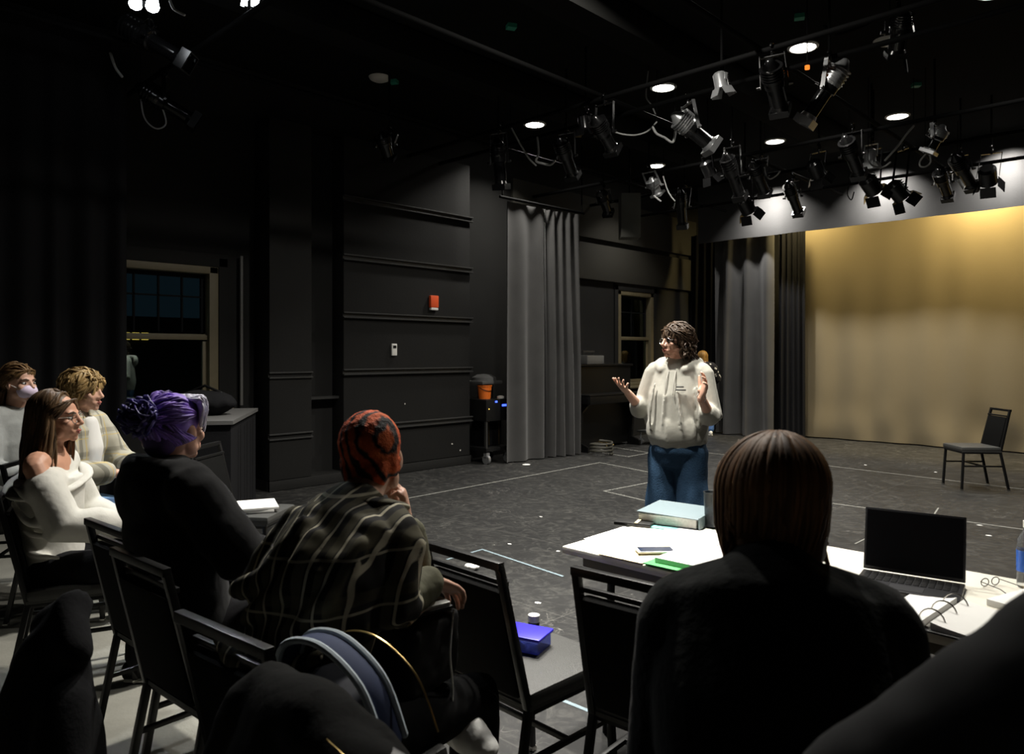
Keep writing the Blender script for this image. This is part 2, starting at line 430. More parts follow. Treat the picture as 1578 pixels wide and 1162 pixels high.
# alarm strobe and thermostat
o = empty('fire_alarm', (XP, 6.36, 2.19), 0, 'orange red fire alarm box on the black panelled wall', 'fire alarm')
MB().box((.025, 0, .015), (.05, .135, .16), bev=.012).build('housing', M_orange, o)
MB().box((.026, 0, -.082), (.045, .12, .034), bev=.008).build('strobe_lens', M_white, o)
o = empty('thermostat', (XP, 5.72, 1.57), 0, 'small white thermostat on the black panelled wall', 'thermostat')
MB().box((.014, 0, 0), (.028, .08, .15), bev=.008).build('housing', M_white, o)
MB().box((.029, 0, .035), (.004, .05, .035)).build('display', M_frame, o)
# wall panels beyond the drape (paler upper wall, ledge line)
mol = mat('olive_black_wall', (.024, .022, .016), .85, var=.15, vscale=3)
struct(MB().box((XW+.03, 10.9, 3.1), (.06, 5.4, .62), bev=.006), 'trim_%d' % k, mol); k += 1
struct(MB().box((XW+.03, 10.9, 3.85), (.06, 5.4, .7), bev=.006), 'trim_%d' % k, mol); k += 1

# ------------------------------------------------------------------ cloth
def curtain(x0, y0, x1, y1, z0, z1, folds, amp, name, m, parent=None, seed=0, gather=.35, flare=1.0, nz=26, bottom=0):
    rnd = random.Random(seed); L = math.hypot(x1-x0, y1-y0); ux, uy = (x1-x0)/L, (y1-y0)/L; nx, ny = -uy, ux
    nu = folds*12; ph = [rnd.uniform(-.6, .6) for _ in range(folds+2)]; am = [rnd.uniform(.6, 1.25) for _ in range(folds+2)]
    def p(i, j, off):
        u = i/nu; t = j/nz; z = z1+(z0-z1)*t
        kf = u*folds; b = int(kf); a = am[b]*(1-(kf-b))+am[b+1]*(kf-b)
        w_ = amp*a*(gather+(1-gather)*min(1, t*1.6))*flare**t
        d = w_*math.sin(2*PI*kf+ph[b]*(1-(kf-b))+ph[b+1]*(kf-b)) + .3*w_*math.sin(4.7*kf+2*t)
        d += bottom*max(0, (t-.8)/.2)**2*noise.noise(Vector((u*folds*1.3, t*6, seed)))
        s = L*u*(1+0*t)
        return Vector((x0+ux*s+nx*(d+off), y0+uy*s+ny*(d+off), z))
    mb = MB(); bm = mb.bm
    A = [[bm.verts.new(p(i, j, 0)) for j in range(nz+1)] for i in range(nu+1)]
    B = [[bm.verts.new(p(i, j, .012)) for j in range(nz+1)] for i in range(nu+1)]
    for i in range(nu):
        for j in range(nz):
            bm.faces.new((A[i][j], A[i][j+1], A[i+1][j+1], A[i+1][j])); bm.faces.new((B[i][j], B[i+1][j], B[i+1][j+1], B[i][j+1]))
    for i in range(nu):
        for j in (0, nz):
            bm.faces.new((A[i][j], A[i+1][j], B[i+1][j], B[i][j]))
    for j in range(nz):
        for i in (0, nu):
            bm.faces.new((A[i][j], B[i][j], B[i][j+1], A[i][j+1]))
    return mb.build(name, m, parent, True, 60)
o = curtain(-7.2, 8.12, -7.2, 7.36, .015, 3.62, 2, .045, 'stage_drape', M_velour, seed=3, flare=1.25)
tag(o, 'black velour drape, flat left one of the pair beside the equipment cart', 'curtain', 'drapes by the piano')
o = curtain(-7.12, 8.82, -7.2, 8.13, .015, 3.62, 4, .075, 'stage_drape', M_velour, seed=5, flare=1.3)
tag(o, 'black velour drape with deep folds, right one of the pair, beside the piano', 'curtain', 'drapes by the piano')
o = curtain(-7.4, 2.5, -7.4, .2, .015, 4.3, 9, .06, 'stage_drape', M_vdark, seed=8)
tag(o, 'black curtain hanging left of the window behind the seated audience', 'curtain')
o = curtain(-7.12, 12.95, -5.95, 12.95, .015, 3.85, 3, .13, 'stage_drape', M_velour, seed=11, flare=1.15, bottom=.05)
tag(o, 'grey lit black velour leg curtain under the left end of the valance', 'curtain')
o = curtain(-5.98, 13.22, -5.5, 13.25, .015, 3.85, 5, .05, 'stage_drape', M_vdark, seed=12)
tag(o, 'dark narrow leg curtain between the lit leg and the tan backdrop', 'curtain')
o = curtain(-7.9, 13.4, -7.0, 13.35, .015, 3.9, 5, .06, 'stage_drape', M_vdark, seed=14)
tag(o, 'black curtain in the far corner behind the half hidden person', 'curtain')
o = curtain(-7.35, 12.72, 2.6, 12.60, 3.62, 4.68, 9, .02, 'stage_valance', M_velour, seed=15, gather=.8)
tag(o, 'black cloth valance hanging across the top of the stage, lit in scallops', 'valance')
o = curtain(-5.75, 13.5, 2.8, 13.5, .02, 4.5, 15, .011, 'stage_backdrop', M_scrim, seed=16, gather=.05, nz=44, bottom=.13, flare=1.6)
tag(o, 'wide tan cloth backdrop lit from above at the rear of the stage', 'backdrop')

struct(MB().cyl((-7.18, 7.2, 3.66), (-7.12, 8.95, 3.66), .02, n=10).cyl((-7.18, 7.25, 3.66), (-7.18, 7.25, CEIL), .012, n=8).cyl((-7.12, 8.9, 3.66), (-7.12, 8.9, CEIL), .012, n=8), 'trim_21', M_pipe)
# ------------------------------------------------------------------ stage lighting: pipes, downlights, lanterns
ZP_ = 4.05
def pipe(p0, p1, label):
    tag(MB().cyl(p0, p1, .024, n=12).build('lighting_pipe', M_pipe), label, 'pipe', 'lighting grid pipes')
for y, wd in ((2.64, 'nearest'), (5.95, 'second'), (6.48, 'third'), (8.65, 'fourth'), (10.1, 'fifth'), (11.5, 'farthest')):
    pipe((XW, y, ZP_-(.07 if y == 8.65 else 0)), (3.4, y, ZP_-(.07 if y == 8.65 else 0)), 'black crosswise lighting pipe under the ceiling, %s from the audience' % wd)
for x, wd in ((-6.6, 'leftmost, nearest the panelled wall'), (-4.55, 'second from the panelled wall'), (-2.88, 'third from the panelled wall'), (-.6, 'rightmost, over the table')):
    pipe((x, -2.4, ZP_+.05), (x, 12.4, ZP_+.05), 'black lengthwise lighting pipe under the ceiling, ' + wd)
for i, (x, wd) in enumerate(((-5.9, 'left'), (-4.05, 'right'))):
    b_ = MB().box((x, 4.4, 4.54), (.32, 13, .28), bev=.02); tag(b_.build('air_duct', M_ceil), 'long black duct along the ceiling, %s one of the pair' % wd, 'duct', 'ceiling ducts')
md, dn, db_ = node_mat('dummy', .5)
for x, y, p_, lab in DOWN:
    o = empty('downlight', (x, y, CEIL), 0, lab, 'ceiling light', 'glowing ceiling downlights')
    MB().lathe([(.125, 0), (.155, 0), (.155, -.012), (.13, -.02), (.122, -.01)], 32).build('trim_ring', M_white, o)
    MB().lathe([(0.001, -.012), (.08, -.016), (.125, -.012), (.125, -.002), (.001, -.002)], 32).build('lens', M_lens, o)
for x, y, p_, sp_ in DOWN_OUT:
    if y < 5: continue
    o = empty('downlight', (x, y, CEIL), 0, 'ceiling downlight right of the picture, %s row' % ('front' if y < 9 else 'back'), 'ceiling light', 'glowing ceiling downlights')
    MB().lathe([(.125, 0), (.155, 0), (.155, -.012), (.13, -.02), (.122, -.01)], 32).build('trim_ring', M_white, o)
    MB().lathe([(0.001, -.012), (.08, -.016), (.125, -.012), (.125, -.002), (.001, -.002)], 32).build('lens', M_lens, o)
mdisc = mat('dim_white_enamel', (.60, .58, .52), .5)
for (px, py, lab) in ((585, 119, 'pale round smoke detector on the dark ceiling, left of the lights'), (1366, 62, 'pale round smoke detector on the ceiling right of the brightest downlight')):
    p = fl(px, py, CEIL) if False else at(px, py, FPX*(CEIL-H)/(545-py))
    tag(MB().lathe([(.001, -.05), (.06, -.048), (.11, -.025), (.125, 0), (.001, 0)], 28).build('smoke_detector', mdisc, loc=(p.x, p.y, CEIL)), lab, 'smoke detector')

PIPES_Y = (2.64, 5.95, 6.48, 8.65, 10.1, 11.5); PIPES_X = (-6.6, -4.55, -2.88, -.6)
def drop_rod(C, root):
    if min([abs(C.y-y) for y in PIPES_Y]+[abs(C.x-x) for x in PIPES_X]) > .04 or abs(C.z-ZP_) > .08:
        MB().cyl((0, 0, -.02), (0, 0, CEIL-C.z), .012, n=8).build('drop_rod', M_pipe, root)
def ers(clamp, tail, front, dfront=0, label='', rowd=None, m1=None, m2=None, sc=1.0):
    """profile spotlight hung from a pipe: clamp / tail / front are photo points at the pipe's distance"""
    d = FPX*(ZP_-H)/(545-clamp[1]) if rowd is None else rowd
    C = at(*clamp, d); T = at(*tail, d-dfront/2); Fr = at(*front, d+dfront/2)
    a = (Fr-T).normalized(); L = (Fr-T).length; piv = T+a*L*.45
    up = Vector((0, 0, 1)); side = a.cross(up)
    if side.length < .2: side = Vector((R.x, R.y, 0))
    side.normalize(); oth = side.cross(a)
    r = .072*sc
    root = empty('profile_spotlight', C, 0, label, 'stage light', 'profile spotlights on the grid')
    m1 = m1 or M_can; m2 = m2 or m1
    O = lambda p: Vector(p)-C
    hb = MB(); hb.tube([O(T), O(T+a*L*.08), O(T+a*L*.2), O(T+a*L*.34)], [r*.55, r*.95, r*1.15, r*1.2], 16)
    for q in (.1, .15, .2, .25, .3): hb.cyl(O(T+a*L*(q-.008)), O(T+a*L*(q+.008)), r*1.32, n=16)
    hb.box(O(T+a*L*.2+oth*r*1.1), (r*1.2, r*.6, L*.22), Matrix((side, oth, a)).transposed(), bev=.006)
    hb.build('lamp_housing', m2, root)
    br = MB(); br.tube([O(T+a*L*.34), O(T+a*L*.46), O(T+a*L*.47), O(T+a*L*.84)], [r*1.15, r*1.15, r*.86, r*.86], 18, round_ends=False)
    for s_ in (-1, 1): br.box(O(T+a*L*.62+side*s_*r*.86), (r*.25, r*.3, L*.42), Matrix((side, oth, a)).transposed(), bev=.003)
    for q in (.40, .425): br.box(O(T+a*L*q+oth*r*1.2), (r*.12, r*.9, .006), Matrix((side, oth, a)).transposed())
    br.build('barrel', m1, root)
    fr = MB()
    rm = Matrix((side, oth, a)).transposed(); w_ = r*2.1; e = T+a*L*.95
    for s_ in (-1, 1):
        fr.box(O(e+side*s_*w_/2), (.008, w_, L*.12), rm); fr.box(O(e+oth*s_*w_/2), (w_, .008, L*.12), rm)
    fr.cyl(O(T+a*L*.83), O(T+a*L*.9), r*.9, r*1.05, 18)
    fr.build('colour_frame_holder', m2, root)
    MB().cyl(O(T+a*L*.9), O(T+a*L*.91), r*.92, n=18).build('lens', M_blacklens, root)
    yk = MB(); ax = r*1.55; topz = C - Vector((0, 0, .07))
    ydir = (topz-piv).normalized() if (topz-piv).length > .05 else up
    for s_ in (-1, 1):
        p1 = piv+side*s_*ax; p2 = topz+side*s_*ax*.9
        yk.box(O((p1+p2)/2), (.006, .034, (p1-p2).length+.03), Matrix((side, ydir.cross(side).normalized(), (p2-p1).normalized())).transposed())
    yk.box(O(topz), (ax*1.9, .034, .006), Matrix((side, up.cross(side), up)).transposed())
    yk.build('yoke', m2, root)
    cl = MB(); cl.tube([(0, 0, -.07), (0, 0, -.035)], .014, 8); 
    cdir = Vector((0, 1, 0)); cl.tube([Vector((0, math.cos(t)*.034, math.sin(t)*.036)) for t in [-PI*.6+i*PI*1.5/10 for i in range(11)]], [(.014, .008)]*11, 6)
    cl.cyl((0, .03, -.03), (0, .075, -.045), .006, n=8); cl.build('clamp', M_can, root); drop_rod(C, root)
    for s_ in (-1, 1): MB().cyl(O(piv+side*s_*ax), O(piv+side*s_*(ax+.035)), .016, .012, 10).build('tilt_knob', m2, root)
    return root
def fresnel(clamp, body, aim, label, rowd=None, m=None, sc=1.0, power=0, color=(1, .8, .5), sp=60):
    """short wash lantern with barn doors; aim is a direction"""
    d = FPX*(ZP_-H)/(545-clamp[1]) if rowd is None else rowd
    C = at(*clamp, d); B = at(*body, d); a = Vector(aim).normalized(); up = Vector((0, 0, 1))
    side = a.cross(up)
    if side.length < .1: side = Vector((1, 0, 0))
    side.normalize(); oth = side.cross(a); rm = Matrix((side, oth, a)).transposed(); r = .1*sc; m = m or M_can
    root = empty('wash_lantern', C, 0, label, 'stage light', 'wash lanterns on the grid'); O = lambda p: Vector(p)-C
    h = MB(); h.tube([O(B-a*r*1.4), O(B-a*r*1.1), O(B+a*r*.6), O(B+a*r*.9)], [r*.7, r, r, r*1.08], 18, round_ends=False)
    for q in (-.9, -.6, -.3, 0, .3): h.box(O(B+a*r*q+oth*r), (r*1.1, r*.2, .008), rm)
    h.build('housing', m, root)
    MB().cyl(O(B+a*r*.9), O(B+a*r*.93), r*.9, n=18).build('lens', M_blacklens, root)
    for s_ in (-1, 1):
        MB().box(O(B+a*r*1.5+side*s_*r*1.35), (.006, r*1.7, r*1.3), rm @ Matrix.Rotation(s_*.5, 3, 'Y')).build('barn_door', m, root)
        MB().box(O(B+a*r*1.5+oth*s_*r*1.35), (r*1.7, .006, r*1.3), rm @ Matrix.Rotation(-s_*.5, 3, 'X')).build('barn_door', m, root)
    yk = MB(); topz = C-Vector((0, 0, .07))
    for s_ in (-1, 1):
        yk.tube([O(B+side*s_*r*1.2), O(topz+side*s_*r*1.1)], [(.004, .016)]*2, 6, side=side, round_ends=False)
    yk.box(O(topz), (r*2.3, .034, .006), Matrix((side, up.cross(side), up)).transposed()); yk.build('yoke', m, root)
    cl = MB(); cl.tube([(0, 0, -.07), (0, 0, -.035)], .014, 8)
    cl.tube([Vector((0, math.cos(t)*.034, math.sin(t)*.036)) for t in [-PI*.6+i*PI*1.5/10 for i in range(11)]], [(.014, .008)]*11, 6); cl.build('clamp', M_can, root); drop_rod(C, root)
    if power:
        p = B+a*(r*1.0); l_ = lamp('wash_lamp', p, power, r*1.2, color, sp, p+a)
    return root
ers((768, 196), (766, 215), (773, 292), .1, 'black profile spotlight pointing straight down, leftmost below the left downlight')
ers((932, 150), (917, 182), (946, 234), .25, 'dark profile spotlight tilted down right, left of the bright white spotlight')
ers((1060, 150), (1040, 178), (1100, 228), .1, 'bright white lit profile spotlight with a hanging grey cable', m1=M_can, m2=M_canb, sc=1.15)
ers((1190, 74), (1186, 96), (1203, 174), .3, 'black profile spotlight hanging left of the brightest downlight')
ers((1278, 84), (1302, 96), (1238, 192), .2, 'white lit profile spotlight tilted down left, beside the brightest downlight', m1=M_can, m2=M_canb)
ers((1128, 218), (1118, 238), (1142, 306), .3, 'dark profile spotlight in front of the lit leg curtain')
ers((1314, 195), (1302, 212), (1325, 272), .3, 'dark profile spotlight below and left of the right downlight')
ers((930, 286), (926, 296), (938, 330), .3, 'small far profile spotlight, left of the hanging grey box')
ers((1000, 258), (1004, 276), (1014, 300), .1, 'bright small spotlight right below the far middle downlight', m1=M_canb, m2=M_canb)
ers((252, 112), (213, 134), (304, 190), .2, 'dim grey profile spotlight alone at the upper left, tilted down right')
ers((230, 36), (182, 32), (292, 98), .0, 'glinting long profile spotlight at the top left under the twin work lamps', rowd=6.0)
ers((873, 196), (862, 214), (884, 274), .3, 'dark profile spotlight right of the left downlight')
ers((1055, 282), (1048, 292), (1052, 352), .2, 'dark spotlight just right of the hanging grey box')
ers((600, 200), (588, 206), (600, 246), .2, 'black unlit spotlight above the panelled wall')
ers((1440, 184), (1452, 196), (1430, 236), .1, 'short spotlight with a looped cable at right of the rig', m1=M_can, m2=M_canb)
ers((1480, 232), (1470, 240), (1500, 290), .3, 'dark spotlight in front of the lit right end of the valance')
ers((1222, 272), (1214, 282), (1232, 330), .3, 'dark spotlight in front of the dim middle of the valance')
ers((1455, 262), (1446, 262), (1462, 306), .3, 'dark spotlight right of the lantern cluster, low against the valance')
ers((1384, 6), (1392, 16), (1380, 88), .2, 'dark spotlight hanging by the ceiling smoke detector on the right', rowd=6.2)
ers((1172, 236), (1160, 250), (1180, 300), .3, 'dark spotlight low between the two lit patches of valance')
AIMV = (0.05, .62, -.55)
fresnel((1148, 262), (1150, 318), (.1, .55, -.6), 'black wash lantern against the left lit patch of the valance')
fresnel((1346, 222), (1342, 286), (.2, .8, -.6), 'black wash lantern, left one of the dark pair on the valance')
fresnel((1392, 222), (1384, 296), (.4, .6, -.7), 'black wash lantern, right one of the dark pair on the valance')
fresnel((1528, 228), (1522, 272), (-.1, .8, -.6), 'black wash lantern with a white cable at far right')
fresnel((1112, 104), (1111, 126), (.1, .2, -1), 'small grey lantern hanging left of the front row spotlights', m=M_canb, sc=.6)
fresnel((1343, 214), (1341, 242), (0, .2, -1), 'small pale lantern above the dark pair', m=M_canb, sc=.65)
fresnel((903, 168), (900, 190), (0, .2, -1), 'small dim lantern left of the dark tilted spotlight', sc=.6)
fresnel((1090, 232), (1092, 262), (.2, .6, -1), 'dark lantern under the bright white spotlight', sc=.8)
fresnel((1262, 226), (1258, 262), (.1, .7, -.8), 'dark lantern under the right front spotlight', sc=.9)
# lanterns that throw the scallops on the valance and backdrop
def throw(x, y, z, tgt, p, col, size=.14, sp=70): lamp('wash_lamp', (x, y, z), p, size, col, sp, tgt)
for x, p_ in ((-5.85, 26), (-4.0, 26), (-2.35, 20)):
    throw(x, 12.25, 4.45, (x+.02, 12.72, 3.75), p_*1.5, (1, .97, .92), sp=110)
for x, p_ in ((-5.5, 70), (-2.75, 135), (-.6, 100)):
    throw(x, 12.95, 4.45, (x, 13.5, 2.6), p_, (1, .78, .36), size=.3, sp=178)
# cyclorama floods behind the valance hold those lamps
for i, (x, wd) in enumerate(((-5.5, 'left'), (-2.75, 'middle'), (-.6, 'right'))):
    o = empty('flood_lantern', (x, 12.92, 4.47), 0, 'flood lantern hidden behind the valance, %s one' % wd, 'stage light', 'floods behind the valance')
    MB().prism([(-.12, -.08, .12), (-.12, .06, .12), (-.12, .0, .0), (-.12, -.08, .0)], (.24, 0, 0)).build('housing', M_can, o); MB().cyl((0, 0, .1), (0, 0, CEIL-4.47), .015, n=8).build('hanger', M_pipe, o)
def cable(pts, d, r, label, m=None, dd=0):
    k_ = len(pts)-1
    p = [at(x, y, d+dd*i/k_) for i, (x, y) in enumerate(pts)]
    o = tag(MB().tube(spline(p, 6), r, 7).build('cable', m or M_cable), label, 'cable', 'cables hanging in the lighting rig')
    q_ = max(p, key=lambda v: v.z)
    MB().cyl(q_, (q_.x, q_.y, CEIL), .004, n=6).build('tie_line', M_pipe, o)
cable([(828, 212), (830, 236), (826, 248), (836, 252), (848, 254), (855, 248)], 8.6, .013, 'pale cable looped below the left downlight')
cable([(787, 195), (796, 212), (804, 226), (815, 244), (826, 255)], 8.6, .010, 'pale cable running down left of the left downlight loop')
cable([(1006, 196), (1012, 206), (1024, 212), (1037, 219), (1041, 200), (1040, 188)], 7.5, .012, 'grey cable dangling from the bright white spotlight')
cable([(999, 110), (997, 128), (996, 150), (1004, 162), (1010, 176)], 8, .008, 'thin cable left of the bright white spotlight')
cable([(944, 202), (960, 207), (980, 208), (998, 202), (1012, 188)], 7.6, .008, 'cable drooping between the dark tilted spotlight and the bright one')
cable([(1178, 258), (1180, 268), (1186, 276), (1196, 271), (1202, 264)], 9.6, .009, 'hooked cable under the small back downlight')
cable([(1408, 194), (1396, 208), (1386, 222), (1374, 236), (1364, 247)], 8.6, .012, 'pale straight cable running down left from the right downlight')
cable([(1338, 248), (1346, 256), (1360, 258), (1372, 250)], 8.6, .010, 'pale cable swag below the small pale lantern')
cable([(1426, 238), (1418, 248), (1418, 256), (1426, 257), (1434, 250), (1433, 238)], 8.3, .009, 'looped cable below the short spotlight at right')
cable([(1476, 278), (1490, 296), (1505, 288)], 10.2, .012, 'white bent cable against the right lit valance')
cable([(170, 82), (178, 104), (188, 118)], 6.4, .012, 'pale cable end at the upper left of the rig')
cable([(262, 2), (268, 14), (284, 23)], 5.4, .010, 'pale cable right of the twin work lamps')
cable([(216, 140), (222, 180), (240, 198), (256, 190), (248, 160)], 6.7, .007, 'dim cable loop under the grey spotlight at upper left')
cable([(1270, 40), (1290, 52), (1330, 40), (1372, 20), (1384, 52), (1394, 90), (1397, 112)], 6.4, .014, 'dark cable sweeping past the right smoke detector', M_pipe)
cable([(1008, 302), (1018, 310)], 10, .012, 'short bright cable end below the small far spotlight')
cable([(1022, 272), (1030, 296), (1040, 310)], 10, .009, 'grey cable right of the small bright spotlight')
cable([(1308, 286), (1306, 300), (1312, 308), (1316, 296)], 9.5, .007, 'thin dark cable loop on the lit middle of the valance', M_pipe)
# twin work lamps at the very top left
mw = mat('work_lamp_glow', (1, 1, 1), .3, emit=(.9, .95, 1), estr=14)
d = 5.44; c = at(222, 2, d)
wl_ = empty('work_lamp', c, 0, 'twin headed work lamp glowing at the top left edge', 'work lamp')
MB().tube([at(205, -8, d)-c, at(242, -6, d)-c], .015, 8).build('bracket', M_pipe, wl_)
MB().cyl((0, 0, 0), (0, 0, ZP_-c.z), .015, n=8).build('hanger', M_pipe, wl_)
for (px, py) in ((209, 7), (235, 11)):
    q = at(px, py, d)-c
    MB().tube([q+Vector((0, 0, .07)), q+Vector((0, 0, .0))], [.035, .048], 14).build('lamp_head', mw, wl_)
lamp('work_lamp_light', (c.x, c.y, c.z-.12), 14, .15, (.92, .96, 1), 80, (-3.6, 1.9, 0))
w2 = empty('work_lamp', at(384, -2, 5.6), 0, 'louvred work lamp cut by the top edge, left of centre', 'work lamp')
for i in range(4): MB().box(R*(-.045+.035*i)+Vector((0, 0, -.02)), (.02, .02, .07), Matrix.Rotation(.5, 3, 'Y')).build('bulb', mw, w2)
MB().box((0, 0, .06), (.2, .2, .06), bev=.01).build('housing', M_can, w2)
MB().cyl((0, 0, .08), (0, 0, ZP_-(H+547/FPX*5.6)), .015, n=8).build('hanger', M_pipe, w2)
# odd pieces in the grid
p = at(970, 334, 11.6)
o = tag(MB().box((0, 0, 0), (.3, .3, .68), Matrix.Rotation(YAW, 3, 'Z'), bev=.01).build('hanging_speaker', mat('dark_grey_grille', (.10, .10, .085), .7), loc=p), 'tall dim grey box speaker hanging in front of the far wall', 'speaker')
MB().cyl((0, 0, .34), (0, 0, CEIL-p.z), .015, n=8).build('hanger', M_pipe, o)
p = at(161, 178, 7.2)
o = tag(MB().lathe([(.03, .09), (.075, .05), (.10, -.04), (.10, -.05), (.02, .05)], 20).build('lamp_shade', mat('dim_grey_metal', (.3, .29, .27), .5), loc=p), 'dim grey cone shaped shade hanging at the upper left', 'lamp shade')
MB().cyl((0, 0, .08), (0, 0, ZP_+.03-p.z), .012, n=8).build('hanger', M_pipe, o)
mtag = mat('green_gel_tag', (.03, .28, .18), .5)
for (px, py, lab) in ((788, 41, 'largest green tag, above the left downlight'), (495, 176, 'green tag at left under the smoke detector'), (706, 219, 'small green tag near the panelled wall'), (1232, 26, 'green tag above the brightest downlight'), (607, 126, 'small green tag touching the left smoke detector'), (1412, 131, 'green tag below the cable at right')):
    d = FPX*(CEIL-.02-H)/(545-py); p = at(px, py, d)
    tag(MB().box((0, 0, 0), (.09, .08, .04), Matrix.Rotation(random.uniform(0, 3), 3, 'Z')).build('pipe_tag', mtag, loc=p), lab, 'tag', 'green tags on the pipes')
p = at(1244, 104, 6.3); tag(MB().lathe([(.001, .02), (.02, .015), (.02, -.015), (.001, -.02)], 12).cyl((0, 0, 0), (0, 0, CEIL-p.z), .006, n=6, mi=1).build('indicator_lamp', mat('amber_glow', (1, .3, .05), .5, emit=(1, .25, .03), estr=1.2), mats=[MATS['amber_glow'] if 'amber_glow' in MATS else mat('amber_glow', (1, .3, .05), .5, emit=(1, .25, .03), estr=1.2), M_pipe], loc=p), 'small amber dot below the brightest downlight', 'indicator')
# ================================================================== tape and litter on the floor
def tape(pts, label, m=None, wd=.022, z=.001, closed=False):
    P_ = [fl(x, y) for x, y in pts]; mb = MB()
    if closed: P_ = P_+[P_[0]]
    for a, b in zip(P_, P_[1:]):
        t = (b-a).normalized(); n = Vector((-t.y, t.x, 0))*wd/2; a2 = a-t*wd/2; b2 = b+t*wd/2
        mb.prism([a2-n+V(0, 0, z), b2-n+V(0, 0, z), b2+n+V(0, 0, z), a2+n+V(0, 0, z)], (0, 0, .0006))
        z += .0007
    tag(mb.build('spike_tape', m or M_tape, None, False), label, 'tape mark', 'tape marks on the stage floor')
tape([(612, 771), (924, 713), (1001, 728)], 'long pale tape line along the left wall turning a corner before the piano')
tape([(911, 695), (968, 704), (1001, 698), (948, 690)], 'small pinkish tape rectangle on the floor before the piano', closed=True)
tape([(1003, 743), (931, 757), (1004, 774)], 'pale tape corner just left of the standing woman')
tape([(690, 862), (743, 847), (866, 888)], 'bluish tape corner on the floor behind the chair back', M_tapeb)
tape([(868, 1080), (1036, 1148)], 'bluish tape line beneath the chair left of the dark sweater', M_tapeb)
tape([(1268, 717), (1577, 754)], 'long pale tape line behind the stage chair')
tape([(1284, 776), (1577, 816)], 'long speckled tape line behind the open laptop')
tape([(1318, 838), (1362, 816)], 'short pale tape line left of the laptop', wd=.012)
tape([(1440, 792), (1446, 783)], 'tiny tape tick above the laptop screen', wd=.014)
tape([(1092, 698), (1118, 701)], 'short tape piece right of the standing woman, near the leg curtain', wd=.016)
p = fl(811, 716)
tag(MB().lathe([(.001, .004), (.05, .004), (.055, .001), (.001, .001)], 20).build('paper_disc', M_paper, loc=p), 'white paper disc on the floor below the drapes', 'disc')
p = fl(731, 877)
o = MB()
for i in range(5): o.ell(p+V(random.uniform(-.05, .05), random.uniform(-.04, .04), .022), (random.uniform(.02, .035), .025, .02), seg=8)
tag(o.cloth('crumpled_paper', M_paper, voxel=.006, smooth=2, wr=(.006, 30, 30, 30)), 'crumpled white paper on the floor seen through the chair back slot', 'paper')
for (px, py, lab) in ((785, 839, 'tiny white scrap on the floor above the chair back'), (834, 797, 'white scrap alone in the middle of the floor'), (860, 850, 'pale scrap left of the table corner'), (1510, 810, 'white scrap on the floor above the laptop corner'), (1524, 826, 'pinkish white scrap right of the laptop'), (1442, 728, 'white scrap left of the stage chair legs'), (1334, 717, 'white scrap on the tape line near the backdrop'), (829, 930, 'white scrap near the blue lid')):
    p = fl(px, py)
    tag(MB().prism([p+V(math.cos(a)*random.uniform(.012, .026), math.sin(a)*random.uniform(.01, .02), .001) for a in [i*PI/3 for i in range(6)]], (0, 0, .004)).build('paper_scrap', M_paper), lab, 'scrap', 'white scraps on the stage floor')

# ================================================================== chairs
def sq(mb, p0, p1, w_=.024, side=(1, 0, 0)):
    p0, p1 = Vector(p0), Vector(p1); t = (p1-p0).normalized(); s = Vector(side); s = (s-t*s.dot(t)).normalized()
    mb.box((p0+p1)/2, (w_, w_, (p1-p0).length), Matrix((s, t.cross(s), t)).transposed(), bev=.004)
def make_chair():
    root = empty('banquet_chair', (0, 0, 0))
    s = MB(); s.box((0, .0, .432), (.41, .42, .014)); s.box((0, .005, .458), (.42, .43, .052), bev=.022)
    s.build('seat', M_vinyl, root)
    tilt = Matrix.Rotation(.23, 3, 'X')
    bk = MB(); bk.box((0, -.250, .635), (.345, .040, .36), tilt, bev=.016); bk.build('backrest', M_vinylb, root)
    f = MB(); T = .185
    top = V(0, -.318, .895)
    for s_ in (-1, 1): sq(f, (s_*.192, -.205, .43), (s_*.178, -.312, .885))
    sq(f, (-.19, -.314, .887), (.19, -.314, .887), .026, (0, 1, 0)); sq(f, (-.178, -.278, .825), (.178, -.278, .825), .016, (0, 1, 0))
    f.build('back_frame', M_frame, root)
    for s_ in (-1, 1):
        g = MB(); sq(g, (s_*.19, .19, .43), (s_*.20, .215, .018)); o = g.build('leg', M_frame, root)
        MB().box((s_*.20, .216, .01), (.028, .028, .02), bev=.004).build('foot_cap', M_steel, o)
        g = MB(); sq(g, (s_*.192, -.2, .44), (s_*.20, -.285, .018)); o = g.build('leg', M_frame, root)
        MB().box((s_*.20, -.286, .01), (.028, .028, .02), bev=.004).build('foot_cap', M_steel, o)
        g = MB(); sq(g, (s_*.196, .20, .27), (s_*.196, -.235, .27), .018); g.build('stretcher', M_frame, root)
    g = MB(); sq(g, (-.19, .19, .418), (.19, .19, .418), .022, (0, 1, 0)); sq(g, (-.19, -.19, .418), (.19, -.19, .418), .022, (0, 1, 0))
    for s_ in (-1, 1): sq(g, (s_*.19, -.19, .418), (s_*.19, .19, .418), .022)
    g.build('seat_frame', M_frame, root)
    g = MB(); sq(g, (-.196, -.02, .27), (.196, -.02, .27), .018, (0, 1, 0)); g.build('stretcher', M_frame, root)
    return root
proto = make_chair(); used = [0]
def chair(x, y, head, label, group=None, sc=1.0):
    """head: heading vector of the seat front"""
    o = proto if not used[0] else copy_tree(proto); used[0] = 1
    o.location = (x, y, 0); o.rotation_euler = (0, 0, math.atan2(-head[0], head[1])); o.scale = (sc, sc, sc)
    o['label'] = label; o['category'] = 'chair'; o['group'] = group or 'black stacking chairs of the audience'
    return o
chair(-2.13, 9.72, (-.76, -.65), 'black banquet chair standing alone on the stage before the tan backdrop', 'stage chair')
chair(-1.74, 1.89, (.03, 1), 'black chair with a blue lidded box on its seat')
